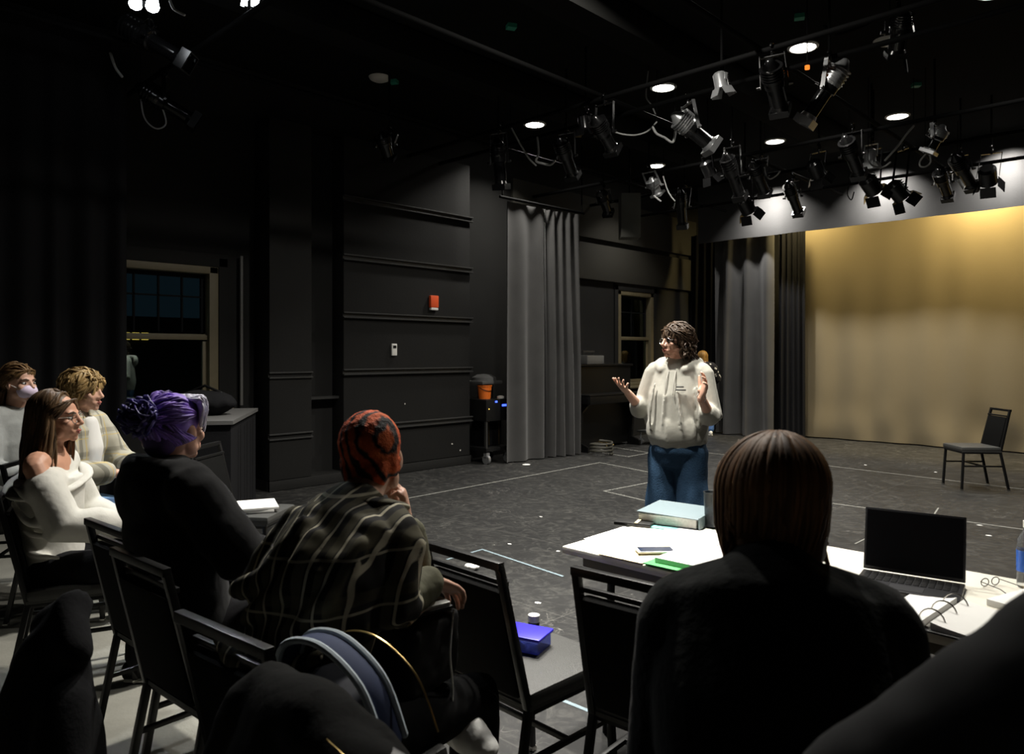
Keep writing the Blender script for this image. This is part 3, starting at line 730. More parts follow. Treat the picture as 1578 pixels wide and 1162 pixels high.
chair(-1.22, 2.02, (-.06, 1), 'black slotted back chair tucked at the table left of the dark sweater')
chair(-2.95, 1.24, (-.06, 1), 'black chair with a tilted back between the cream sweater and the black hoodie')
chair(-2.42, 1.16, (-.06, 1), 'black chair under the purple haired person')
chair(-1.68, 1.07, (-.1, 1), 'black chair under the orange haired person')
chair(-1.06, 1.02, (0, 1), 'black chair covered by a draped dark jacket at the bottom centre')
chair(-.62, 1.18, (-.5, .86), 'black chair under the person in the dark sweater')
chair(-3.90, 1.13, (.32, .94), 'black chair under the woman in the off shoulder cream sweater')
chair(-4.9, 1.38, (.6, .8), 'black chair under the blond person in plaid')
chair(-5.62, 1.22, (.5, .86), 'black chair under the masked person')
CH_P = chair(-4.66, 2.34, (.80, .60), 'empty black chair with white papers on its seat', sc=1.02)

# ================================================================== table and what lies on it
ZT = .74
tb = empty('folding_table', (-1.05, 2.70, 0), 0, 'cream folding table with papers and a laptop before the dark sweater', 'table')
MB().box((0, 0, ZT-.017), (1.83, .76, .034), bev=.015).build('tabletop', M_tabletop, tb)
MB().box((0, 0, ZT-.06), (1.70, .64, .05), bev=.006).build('apron', mat('brown_steel', (.10, .088, .062), .5), tb)
for s_ in (-1, 1):
    for q in (-1, 1):
        MB().cyl((s_*.74, q*.27, ZT-.06), (s_*.76, q*.28, .0), .016, n=12).build('leg', M_frame, tb)
    MB().cyl((s_*.75, -.27, .2), (s_*.75, .27, .2), .012, n=10).build('stretcher', M_frame, tb)
def T(px, py, z=ZT): return fl(px, py, z)
def quad(name, c4, th, m, label, cat, z=ZT, parent=None, group=None):
    pts = [fl(x, y, z) for x, y in c4]; pts = [Vector((p.x, p.y, z+.0006)) for p in pts]
    return tag(MB().prism(pts, (0, 0, th)).build(name, m, parent), label, cat, group)
def slab(name, c, size, rz, m, label, cat, bev=.002, group=None):
    o = MB().box((0, 0, size[2]/2), size, bev=bev).build(name, m, loc=c); o.rotation_euler.z = rz
    return tag(o, label, cat, group)
M_mani = mat('manila_card', (.62, .53, .34), .7); M_green = mat('green_card', (.06, .42, .10), .5)
slab('paper_sheet', T(955, 826)+V(.02, 0, .0005), (.20, .30, .002), .03, M_paper, 'white sheet for the glare on the left end of the table', 'paper', .0005)  # added sheet whitens the table end in place of its bright light
slab('manila_folder', T(1003, 845)+V(0, .03, .0005), (.20, .50, .003), .02, M_mani, 'tan manila folder in the middle of the table beside the white sheet', 'folder', .0005)
g1 = T(1015, 862)
slab('green_folder', T(1028, 866)+V(.045, .055, .004), (.18, .30, .004), .02, M_green, 'green folder under the phone and white pad', 'folder', .0005)
slab('note_pad', T(1052, 868)+V(.055, .068, .0085), (.25, .30, .018), .03, M_paper, 'thick white pad of paper beside the phone', 'note pad', .001)
slab('paper_sheet', T(1070, 826)+V(0, 0, .0008), (.30, .2, .003), .03, M_paper, 'white sheets lying below the grey binder', 'paper', .0005)
ph = empty('phone', T(1010, 853)+V(0, 0, .009), -.75, 'white edged smartphone lying on the green folder', 'phone')
MB().box((0, 0, .004), (.076, .15, .008), bev=.0035).build('body', M_white, ph); MB().box((0, 0, .0083), (.066, .132, .001)).build('screen', mat('dark_blue_screen', (.02, .03, .06), .12), ph)
bd = empty('ring_binder', T(1045, 803)+V(0, 0, .001), .22, 'thick grey blue binder near the far edge of the table', 'binder')
M_bind = mat('grey_blue_vinyl', (.10, .135, .15), .45, var=.05, vscale=10); M_pages = mat('page_edges', (.55, .54, .50), .8, var=.3, vscale=90)
bx = MB(); bx.box((0, 0, .052), (.29, .30, .004), Matrix.Rotation(.03, 3, 'Y'), bev=.001); bx.box((0, 0, .003), (.29, .30, .005), bev=.001); bx.box((.145, 0, .028), (.005, .30, .055), bev=.001); bx.build('cover', M_bind, bd)
MB().box((-.004, 0, .027), (.27, .285, .042), bev=.002).build('page_block', M_pages, bd)
slab('teal_folder', T(1020, 812)+V(0, 0, .0005), (.16, .10, .0035), .2, mat('teal_card', (.12, .35, .30), .5), 'teal folder corner poking out under the grey binder', 'folder', .0005)
cs = empty('glasses_case', T(977, 809)+V(0, 0, .001), .35, 'open black case at the far table edge left of the binder', 'case')
MB().box((0, 0, .008), (.17, .075, .016), bev=.006).build('body', M_frame, cs); MB().box((.02, 0, .018), (.015, .08, .004)).build('strap', M_mani, cs)
# laptop
lp = empty('laptop', (-.775, 2.70, ZT+.001), .16, 'open black laptop, screen towards the dark sweater', 'laptop')
M_lap = mat('dark_aluminium', (.035, .035, .038), .35, .5)
MB().box((0, 0, .007), (.312, .215, .014), bev=.005).build('base', M_lap, lp)
kb = MB()
for r_ in range(5):
    for c__ in range(13): kb.box((-.132+.022*c__, .075-.02*r_, .0150), (.018, .016, .003), bev=.001)
kb.build('keyboard', M_frame, lp)
MB().box((0, -.062, .0145), (.10, .06, .0012)).build('trackpad', mat('grey_aluminium', (.09, .09, .095), .3, .6), lp)
rl = Matrix.Rotation(-.22, 3, 'X'); lid = MB(); lid.box((0, .107, .016), (.312, .008, .0), ) if False else None
lid = MB(); lid.box(V(0, .107, .016)+rl @ V(0, 0, .108), (.312, .008, .216), rl, bev=.006); lo = lid.build('lid', M_lap, lp)
MB().box(V(0, .107, .016)+rl @ V(0, -.0045, .110), (.298, .001, .196), rl).build('screen', mat('black_screen', (.004, .004, .005), .3, spec=.15), lo)
# open ring binder
ob = empty('open_binder', (-.53, 2.455, ZT+.001), -.06, 'open three ring binder with white pages, right of the dark sweater', 'binder')
MB().box((-.02, 0, .004), (.42, .32, .006), bev=.002).build('cover', M_frame, ob)
def page(x0, x1, sgn):
    m = MB(); k_ = 10; top = []; bot = []
    for i in range(k_+1):
        t = i/k_; x = x0+(x1-x0)*t; zz = .010+.018*math.exp(-((t if sgn > 0 else 1-t)*3.2))
        top.append((x, zz)); bot.append((x, .0075))
    poly = [V(x, -.145, z) for x, z in top]+[V(x, -.145, z) for x, z in reversed(bot)]
    return m.prism(poly, (0, .29, 0))
page(-.07, .17, 1).build('page_block', M_paper, ob); page(-.22, -.09, -1).build('page_block', M_paper, ob)
for y in (-.1, 0, .1):
    MB().tube([V(-.08+.035*math.cos(t), y, .012+.04*math.sin(t)) for t in [i*PI/10 for i in range(11)]], .0022, 6).build('ring', M_steel, ob)
MB().box((-.08, 0, .010), (.008, .28, .006)).build('ring_spine', M_steel, ob)
# bottle, papers, spectacles, cup
bt = empty('water_bottle', (-.49, 2.985, ZT), 0, 'clear water bottle with a blue label at the right edge of the table', 'bottle')
MB().lathe([(.001, .002), (.03, .0), (.033, .01), (.033, .13), (.030, .16), (.014, .19), (.013, .203), (.001, .203)], 24).build('bottle_body', clear_mat('clear_plastic', (.92, .95, .97)), bt)
MB().lathe([(.0338, .055), (.0338, .125), (.0335, .125), (.0335, .055)], 24).build('blue_label', mat('blue_label', (.02, .12, .55), .4), bt)
MB().lathe([(.001, .2), (.015, .2), (.015, .222), (.001, .223)], 18).build('cap', M_white, bt)
slab('paper_stack', (-.45, 2.80, ZT+.0005), (.12, .28, .02), -.3, M_paper, 'white paper stack beside the water bottle', 'paper', .001)
sp = empty('spectacles', (-.585, 2.915, ZT+.001), 1.1, 'black framed spectacles lying on the table right of the laptop', 'spectacles')
for s_ in (-1, 1):
    MB().tube([V(s_*.033+.024*math.cos(t), .0, .02+.018*math.sin(t)) for t in [i*2*PI/16 for i in range(17)]], .0022, 6).build('rim', M_frame, sp)
    MB().tube([V(s_*.06, 0, .026), V(s_*.065, -.10, .02), V(s_*.06, -.135, .004)], .002, 6).build('temple', M_frame, sp)
sp.scale = (.72, .72, .72)
cp = tag(MB().lathe([(.001, .0), (.030, .0), (.036, .15), (.038, .16), (.034, .16), (.028, .008), (.001, .008)], 20).build('tumbler', clear_mat('smoke_glass', (.25, .27, .28)), loc=T(1097, 813)), 'dark clear tumbler on the far table edge by the jeans', 'tumbler')
# box, jar on the chair
bxp = V(-1.80, 1.93, .486)
o = empty('food_box', bxp, .3, 'blue lidded plastic food box on the empty chair seat', 'box')
MB().prism([(-.075, -.055, 0), (.075, -.055, 0), (.075, .055, 0), (-.075, .055, 0)], (0, 0, .045)).build('container', clear_mat('blue_tinted_plastic', (.15, .2, .8), .2), o)
MB().box((0, 0, .05), (.168, .128, .012), bev=.005).build('lid', mat('blue_lid', (.04, .03, .85), .35), o)
o = empty('small_jar', (-1.885, 2.07, .486), 0, 'small white topped jar on the chair seat behind the blue box', 'jar')
MB().lathe([(.001, 0), (.02, 0), (.022, .03), (.001, .03)], 16).build('jar_body', M_frame, o); MB().lathe([(.001, .03), (.022, .03), (.022, .055), (.001, .056)], 16).build('cap', M_white, o)
# papers on the left empty chair
for i, (dx, dy, r_) in enumerate(((0, 0, .1), (.012, .01, .2))):
    c0 = V(-4.66, 2.34, 0)
    slab('script_pages', (c0.x+.02+dx, c0.y+.02+dy, .497+i*.018), (.30, .25, .016), -.6+r_, M_paper, ('lower white stack of script pages on the left empty chair', 'upper white script pages on the left empty chair')[i], 'paper', .001, 'script pages on the chair')

# ================================================================== things along the left wall
# equipment cart
ct = empty('equipment_cart', (-7.55, 7.33, 0), 0, 'black wheeled equipment rack between the panelled wall and the drape', 'cart')
MB().box((0, 0, .74), (.45, .50, .30), bev=.01).build('rack_case', M_frame, ct)
MB().box((.0, 0, .20), (.45, .50, .05), bev=.005).build('shelf', M_frame, ct)
for x in (-.2, .2):
    for y in (-.23, .23): MB().box((x, y, .42), (.03, .03, .42)).build('post', M_rail, ct)
MB().box((-.05, .02, .41), (.26, .34, .36), bev=.01).build('amplifier', M_can, ct)
for y in (-.06, .14): MB().box((.083, y, .41), (.006, .008, .34)).build('edge_strip', M_brass, ct)
mblue = mat('blue_indicator', (.1, .15, 1), .4, emit=(.04, .09, 1), estr=3.5)
MB().box((.228, .10, .80), (.006, .09, .028)).build('blue_display', mblue, ct); MB().box((.228, -.06, .855), (.006, .04, .024)).build('blue_light', mblue, ct)
MB().box((.228, -.2, .76), (.006, .012, .012)).build('amber_light', mat('amber_led', (1, .6, .1), .4, emit=(1, .6, .1), estr=2), ct)
MB().box((.12, .24, .70), (.22, .1, .012)).build('tray', M_white, ct)
for y in (-.2, .2):
    for x in (-.18, .18):
        wv = MB(); wv.cyl((x, y-.02, .065), (x, y+.02, .065), .065, n=20); wv.box((x, y, .13), (.06, .06, .06)); wv.build('caster', M_canb if x > 0 else M_frame, ct)
bk = empty('bucket', (-7.52, 7.235, .89), 0, 'orange plastic bucket on top of the equipment rack', 'bucket')
MB().lathe([(.001, .0), (.082, .0), (.10, .17), (.106, .175), (.106, .19), (.098, .19), (.078, .01), (.001, .01)], 24).build('pail', M_bucket, bk)
MB().tube([V(.10*math.cos(t), .098*math.sin(t), .16-.05*abs(math.cos(t))) for t in [-PI/2+i*PI/12 for i in range(13)]], .004, 6).build('handle', M_frame, bk)
hp = tag(MB().box((0, 0, 0), (.36, .4, .05), bev=.02).lathe([(.18, .02), (.17, .07), (.1, .11), (.001, .12)], 20).build('covered_lantern', mat('grey_dust_cover', (.07, .07, .068), .8), loc=(-7.62, 7.32, 1.115)), 'dark grey domed cover standing above the orange bucket', 'cover')
MB().cyl((0, .15, -.22), (0, .15, 0), .02, n=10).build('support', M_frame, hp); MB().cyl((-.1, 0, -.22), (-.1, 0, 0), .02, n=10).build('support', M_frame, hp)
tag(MB().lathe([(.001, 0), (.05, 0), (.055, .03), (.02, .04), (.001, .04)], 18).build('tape_roll', M_white, loc=(-7.40, 7.43, .891)), 'white roll lying right of the orange bucket', 'roll')
# piano
pn = empty('upright_piano', (-7.55, 9.72, 0), 0, 'black upright piano with brass pedals against the left wall', 'piano')
MB().box((-.05, 0, .68), (.55, 1.5, 1.28), bev=.012).build('case', M_piano, pn)
MB().box((-.05, 0, 1.335), (.62, 1.56, .03), bev=.008).build('top_lid', M_piano, pn)
MB().box((.36, 0, .80), (.36, 1.5, .12), bev=.01).build('keybed', M_piano, pn); MB().box((.37, 0, .875), (.34, 1.5, .025), bev=.008).build('key_lid', M_piano, pn)
for s_ in (-1, 1):
    MB().prism([(.22, s_*.71, 0), (.46, s_*.71, 0), (.46, s_*.71, .08), (.30, s_*.71, .14), (.34, s_*.71, .6), (.50, s_*.71, .76), (.22, s_*.71, .76)], (0, .05*-s_, 0)).build('leg', M_piano, pn)
for y in (-.09, 0, .09): MB().tube([V(.22, y, .07), V(.32, y, .065), V(.36, y, .05)], [(.018, .006), (.022, .006), (.02, .005)], 8).build('pedal', M_brass, pn)
bxx = at(925, 538, 12.2)
o = empty('keyboard_case', (-7.5, 9.55, 1.352), 0, 'shiny grey box resting on top of the piano', 'box')
MB().box((0, 0, .07), (.3, .44, .14), bev=.015).build('box_body', mat('grey_shrink_wrap', (.13, .13, .125), .18), o)
MB().box((0, 0, .20), (.02, .3, .03), bev=.004).build('handle', M_rail, o)
for y in (-.13, .13): MB().cyl((0, y, .13), (0, y, .2), .008, n=8).build('handle_post', M_rail, o)
st = empty('piano_dolly', (-7.0, 10.72, 0), 0, 'low wheeled dolly on the floor at the right end of the piano', 'dolly')
MB().box((0, 0, .22), (.4, .5, .03), bev=.005).build('platform', M_rail, st)
for x in (-.15, .15):
    for y in (-.2, .2): MB().cyl((x, y-.02, .05), (x, y+.02, .05), .05, n=16).cyl((x, y, .08), (x, y, .21), .015, n=8).build('caster', M_canb, st)
sb = empty('cable_coil', (-6.80, 8.98, 0), 0, 'coil of dark cable on the floor beside the drape', 'cable')
MB().tube([V((.16+.012*math.sin(7*t))*math.cos(t), (.16+.01*math.cos(5*t))*math.sin(t), .03+.008*t) for t in [i*.35 for i in range(62)]], .016, 7).build('coil', mat('olive_cable', (.03, .028, .02), .6), sb)
# tall black cabinet below the left window
P1 = V(-6.77, 3.48, 0); e1 = V(.82, -.57, 0); e2 = V(-.57, -.82, 0)
cb = empty('tall_cabinet', P1, 0, 'tall black cabinet with a lit grey top below the left window', 'cabinet')
q = lambda a, b, z: e1*a+e2*b+V(0, 0, z)
MB().prism([q(.02, .02, 0), q(1.38, .02, 0), q(1.38, .58, 0), q(.02, .58, 0)], (0, 0, .965)).build('cabinet_body', M_vdark, cb)
MB().prism([q(0, 0, .965), q(1.4, 0, .965), q(1.4, .6, .965), q(0, .6, .965)], (0, 0, .03)).build('cabinet_top', mat('lit_grey_top', (.10, .098, .095), .6), cb)  # top paler than the black body, light falling on it put into colour
for i, a in enumerate((.36, .70, 1.04)):
    MB().box(q(a, -.001, .48), (.012, .003, .9), Matrix.Rotation(math.atan2(e1.y, e1.x), 3, 'Z')).build('door_gap', M_frame, cb)
rc = empty('coat_bag', (-6.35, 2.78, .996), .6, 'rounded black bag lying on the tall cabinet', 'bag')
MB().ell((0, 0, .10), (.28, .20, .11), seg=16).cloth('bag_body', M_vdark, rc, voxel=.015, smooth=3, wr=(.02, 6, 6, 6)); MB().tube([V(-.15, 0, .19), V(0, 0, .25), V(.15, 0, .19)], .012, 8).build('handle', M_frame, rc)
# white conduit beside the window
struct(MB().cyl((XW+.06, 3.86, .95), (XW+.06, 3.86, 2.6), .018, n=10), 'trim_%d' % 20, mat('grey_conduit', (.12, .118, .11), .5))
# ================================================================== people
M_skin = mat('fair_skin', (.62, .36, .26), .5, var=.06, vscale=12, spec=.35)
M_skin2 = mat('warm_skin', (.55, .29, .19), .5, var=.06, vscale=12, spec=.35)
M_lip = mat('lip', (.42, .13, .11), .4); M_eyew = mat('eye_white', (.75, .73, .70), .2); M_iris = mat('iris_dark', (.04, .025, .02), .15)
def rotm(yaw=0, pitch=0, roll=0): return Matrix.Rotation(yaw, 3, 'Z') @ Matrix.Rotation(pitch, 3, 'X') @ Matrix.Rotation(roll, 3, 'Y')
def head(mb, c, M):
    c = Vector(c); L = lambda x, y, z: c + M @ V(x, y, z)
    E = lambda p, r, rr=None, seg=18: mb.ell(L(*p), r, M if rr is None else M @ rr, seg)
    E((0, -.012, .03), (.076, .095, .085), seg=28); E((0, .022, -.03), (.063, .070, .085), seg=24)
    E((0, .035, -.072), (.047, .048, .038)); E((0, .072, -.096), (.022, .018, .018))
    E((0, .070, .020), (.052, .020, .016))
    for s in (-1, 1):
        E((s*.040, .060, -.028), (.025, .022, .024)); E((s*.052, .02, -.065), (.016, .03, .03))
        E((s*.077, -.004, -.012), (.008, .020, .032), rotm(s*-.25, .15))
        E((s*.014, .094, -.036), (.009, .011, .008))
    mb.tube([L(0, .086, .016), L(0, .096, -.008), L(0, .110, -.030)], [.008, .010, .012], 10)
    E((0, .088, -.062), (.024, .011, .006)); E((0, .086, -.072), (.021, .011, .0065)); E((0, .074, -.068), (.036, .022, .022))
def face_parts(par, c, M, lips=True, brow=(.08, .05, .03), iris=True):
    c = Vector(c); L = lambda x, y, z: c + M @ V(x, y, z)
    for s in (-1, 1):
        e = MB().ell(L(s*.031, .072, -.002), (.0155, .012, .0085), M, 12).build('eye', M_eyew, par)
        MB().ell(L(s*.031, .081, -.002), (.007, .004, .007), M, 10).build('iris', M_iris, e)
        MB().tube([L(s*.014, .089, .018), L(s*.032, .088, .024), L(s*.05, .074, .019)], [.0035, .005, .003], 8).build('eyebrow', mat('brow_%02d' % int(brow[0]*99), brow, .8), par)
    if lips:
        mb = MB(); mb.tube([L(-.023, .086, -.066), L(-.008, .0985, -.0625), L(.008, .0985, -.0625), L(.023, .086, -.066)], [.0025, .0055, .0055, .0025], 8)
        mb.tube([L(-.021, .086, -.068), L(0, .0965, -.0735), L(.021, .086, -.068)], [.0025, .006, .0025], 8); mb.build('lips', M_lip, par)
def hand(mb, w, d, n, right=True, curl=(.25, .3, .35, .4), spread=.13, sc=1.0, thumb_in=.3):
    w, d, n = Vector(w), Vector(d).normalized(), Vector(n); n = (n-d*n.dot(d)).normalized()
    u = d.cross(n) if right else n.cross(d)
    mb.tube([w-d*.02, w+d*.012*sc, w+d*.05*sc, w+d*.088*sc], [(.026, .020), (.028*sc, .018*sc), (.039*sc, .016*sc), (.038*sc, .012*sc)], 14, side=u)
    mb.ell(w+d*.035*sc+u*.022*sc+n*.008*sc, (.018*sc,)*3, seg=10)
    for i in range(4):
        b = w + d*((.086, .092, .088, .080)[i]*sc) + u*((.029, .0098, -.0098, -.029)[i]*sc)
        L = (.072, .080, .074, .058)[i]*sc; f = (d+u*spread*(1.0, .33, -.33, -1.1)[i]).normalized(); c = curl[i]; p = [b-f*.012*sc, b]; r = [.0098*sc, .0096*sc]
        ang = c*.6
        for sgi, (fr_, rr) in enumerate(((.44, .0088), (.31, .0080), (.25, .0068))):
            dv = f*math.cos(ang)+n*math.sin(ang); p.append(p[-1]+dv*L*fr_); r.append(rr*sc); ang += c*1.25
        mb.tube(p, r, 10)
    t0 = w+d*.028*sc+u*.026*sc; td = (d*.62+u*.72+n*thumb_in).normalized(); t2 = (td+d*.35).normalized()
    mb.tube([t0-td*.012*sc, t0+td*.036*sc, t0+td*.036*sc+t2*.034*sc, t0+td*.036*sc+t2*.062*sc], [.014*sc, .012*sc, .0105*sc, .0078*sc], 10)
def lerp(a, b, t): return Vector(a)*(1-t)+Vector(b)*t
def seated(lean=0.0, hz=.57, sh=.17, tl=.56, hunch=0):
    """default seated skeleton, facing +Y, origin on the floor under the hips"""
    s, c = math.sin(lean), math.cos(lean); up = V(0, s, c); hip = V(0, 0, hz); J = {}
    J['hip'] = hip; J['waist'] = hip+up*tl*.30+V(0, -hunch*.5, 0); J['chest'] = hip+up*tl*.66+V(0, -hunch, 0); J['upper'] = hip+up*tl*.88+V(0, -hunch*.6, 0); J['neck'] = hip+up*tl
    J['head'] = J['neck']+V(0, s*.10+.035, .145)
    for k, q in (('r', 1), ('l', -1)):
        J['sh_'+k] = J['upper']+V(q*sh, 0, .0); J['el_'+k] = J['sh_'+k]+V(q*.06, .08, -.27); J['wr_'+k] = V(q*.09, .33, hz+.12)
        J['hp_'+k] = hip+V(q*.09, 0, -.01); J['kn_'+k] = V(q*.13, .44, .53); J['an_'+k] = V(q*.13, .42, .10); J['to_'+k] = V(q*.15, .58, .035)
    return J
def standing(sh=.18, h=1.70):
    k_ = h/1.70; J = {'hip': V(0, 0, .90)*k_, 'waist': V(0, 0, 1.05)*k_, 'chest': V(0, .0, 1.24)*k_, 'upper': V(0, -.01, 1.385)*k_, 'neck': V(0, -.01, 1.455)*k_, 'head': V(0, .03, 1.60)*k_}
    for k, q in (('r', 1), ('l', -1)):
        J['sh_'+k] = V(q*sh, -.01, 1.385)*k_; J['el_'+k] = V(q*(sh+.05), -.02, 1.11)*k_; J['wr_'+k] = V(q*(sh+.06), .06, .87)*k_
        J['hp_'+k] = V(q*.09, 0, .88)*k_; J['kn_'+k] = V(q*.10, .02, .48)*k_; J['an_'+k] = V(q*.11, -.01, .09)*k_; J['to_'+k] = V(q*.13, .16, .035)*k_
    return J
def body(J, par, HM, hr, hl, m=None, voxel=.005, sc=1.0, bare=()):
    mb = MB(); side = (J['sh_r']-J['sh_l']).normalized()
    mb.tube([J['hip'], J['waist'], J['chest'], J['upper'], lerp(J['upper'], J['neck'], .8)], [(.145, .10), (.125, .085), (.145, .095), (.15, .08), (.075, .065)], 20, side=side)
    mb.tube([lerp(J['neck'], J['upper'], .5), J['neck'], J['head']+HM @ V(0, -.015, -.05)], [.066, .056, .054], 16)
    for k in 'rl':
        mb.tube([lerp(J['upper'], J['neck'], .55), lerp(J['sh_'+k], J['neck'], .15), J['sh_'+k]], [.05, .055, .05], 12)
        mb.tube([J['sh_'+k], lerp(J['sh_'+k], J['el_'+k], .5), J['el_'+k], lerp(J['el_'+k], J['wr_'+k], .35), J['wr_'+k]], [.050, .046, .038, .037, .026], 12)
        mb.tube([J['hp_'+k], lerp(J['hp_'+k], J['kn_'+k], .5), J['kn_'+k], lerp(J['kn_'+k], J['an_'+k], .35), J['an_'+k]], [.075, .068, .05, .052, .034], 12)
        mb.tube([J['an_'+k], lerp(J['an_'+k], J['to_'+k], .5)-V(0, 0, .01), J['to_'+k]], [.034, .034, .026], 10)
    head(mb, J['head'], HM)
    for k, hh in (('r', hr), ('l', hl)):
        if hh: hand(mb, J['wr_'+k], hh[0], hh[1], k == 'r', **(hh[2] if len(hh) > 2 else {}))
    return mb.cloth('body', m or M_skin, par, voxel=voxel, smooth=3)
def top(J, par, name, m, tor, slv=(.078, .068, .055), cuff=(.92, .92), hem=None, nb=(.085, .075), voxel=.011, smooth=5, wr=(.006, 9, 9, 14), extra=None, shape=None, shoulders=True):
    mb = MB(); side = (J['sh_r']-J['sh_l']).normalized()
    h = hem or J['hip']; mb.tube([h, J['waist'], J['chest'], J['upper'], lerp(J['upper'], J['neck'], .75)], list(tor)+[nb], 26, side=side)
    for i, k in enumerate('rl'):
        if shoulders: mb.tube([lerp(J['upper'], J['neck'], .55), lerp(J['sh_'+k], J['neck'], .2), J['sh_'+k]], [slv[0]*.85, slv[0]*.95, slv[0]], 14)
        e = lerp(J['el_'+k], J['wr_'+k], cuff[i])
        mb.tube([J['sh_'+k], lerp(J['sh_'+k], J['el_'+k], .5), J['el_'+k], lerp(J['el_'+k], e, .5), e], [slv[0], (slv[0]+slv[1])/2, slv[1], (slv[1]+slv[2])/2, slv[2]], 16)
    if extra: extra(mb)
    return mb.cloth(name, m, par, voxel=voxel, smooth=smooth, wr=wr, shape=shape)
def bottoms(J, par, name, m, hipr=(.17, .13), leg=(.095, .078, .07), voxel=.012, wr=(.006, 10, 10, 12), hem=.96, waist=None):
    mb = MB(); wv = waist if waist is not None else lerp(J['hip'], J['waist'], .4)
    mb.tube([lerp(J['hip'], (J['hp_r']+J['hp_l'])/2, 1), wv], [hipr, (hipr[0]*.92, hipr[1]*.92)], 22, side=(1, 0, 0))
    for k in 'rl':
        e = lerp(J['kn_'+k], J['an_'+k], hem)
        mb.tube([J['hp_'+k], lerp(J['hp_'+k], J['kn_'+k], .5), J['kn_'+k], lerp(J['kn_'+k], e, .5), e], [leg[0]*1.1, leg[0], leg[1], (leg[1]+leg[2])/2, leg[2]], 18)
    return mb.cloth(name, m, par, voxel=voxel, smooth=4, wr=wr)
def shoe(J, k, par, m, name='shoe', sole=None, fat=1.0):
    a, t = J['an_'+k], J['to_'+k]; d = (t-a); d.z = 0; d.normalize(); u = V(d.y, -d.x, 0); z0 = t.z-.035
    hl = a-d*.055; g = lambda p, z: V(p.x, p.y, z0+z)
    mb = MB(); tt = t+d*.04
    mb.tube([g(hl, .05), g(lerp(hl, tt, .35), .05), g(lerp(hl, tt, .7), .042), g(tt-d*.02, .034)], [(.036*fat, .048), (.038*fat, .048), (.046*fat, .036), (.036*fat, .026)], 14, side=u)
    mb.tube([a+V(0, 0, .02), a-V(0, 0, .04)], [.046, .044], 12)
    o = mb.cloth(name, m, par, voxel=.006, smooth=3)
    s = MB(); s.tube([g(hl, .012), g(lerp(hl, tt, .7), .012), g(tt-d*.02, .012)], [(.038*fat, .012), (.05*fat, .012), (.036*fat, .012)], 14, side=u); s.build('sole', sole or M_white, o)
    return o
def hair_cap(mb, c, M, k=1.0, extra=()):
    c = Vector(c); mb.ell(c+M @ V(0, -.025, .035), (.082*k, .098*k, .090*k), M, 28)
    for p, r in extra: mb.ell(c+M @ Vector(p), r, M, 16)
def locks(mb, c, M, n, th, length, seed=1, rx=.088, ry=.104, rz=.094, part=.0, wv=.006, wfreq=22, width=.012, out=.0, curl=0, phi1=1.75, inward=.0, back=.0, body_y=None, front_drop=None):
    """tapered strands from the parting over the skull and down; th(t) gives the heading (0 = front), length(theta) the fall"""
    c = Vector(c); rnd = random.Random(seed)
    for i in range(n):
        t = rnd.uniform(-1, 1); th_ = th(t, rnd); L = length(th_)*rnd.uniform(.88, 1.06); off = rnd.uniform(.96, 1.06)
        pts = []; k1 = 9
        p0 = rnd.uniform(.02, .5)
        for j in range(k1+1):
            ph = p0+(phi1-p0)*j/k1
            sx, cy = math.sin(th_), math.cos(th_)
            q = V(rx*off*math.sin(ph)*sx+part*(1-j/k1)*.6, -.020+ry*off*math.sin(ph)*cy, .036+rz*off*math.cos(ph)); pts.append(M @ q)
        d = V(math.sin(th_)*out, math.cos(th_)*out-back, 0)
        if L > .01:
            base = pts[-1].copy(); kk = max(3, int(L/.03)); ph = rnd.uniform(0, 6)
            for j in range(1, kk+1):
                s = j/kk; q = base+V(0, 0, -L*s)+(M @ (d*L*s)) - (M @ V(base.x*inward*s*s, base.y*inward*s*s, 0))
                q += V(math.sin(wfreq*L*s+ph), math.cos(wfreq*L*s+ph), 0)*(wv+curl)*min(1, 2*s); pts.append(q)
        r_ = width*rnd.uniform(.7, 1.2); K = len(pts)
        rad = [(r_*(1 if 1 < a < K*.6 else (.55 if a <= 1 else max(.12, 1-(a-K*.6)/(K*.42)))), r_*.36) for a in range(K)]
        sd = M @ V(math.cos(th_), -math.sin(th_), 0)
        mb.tube([c+p for p in pts], rad, 6, side=sd, round_ends=False)
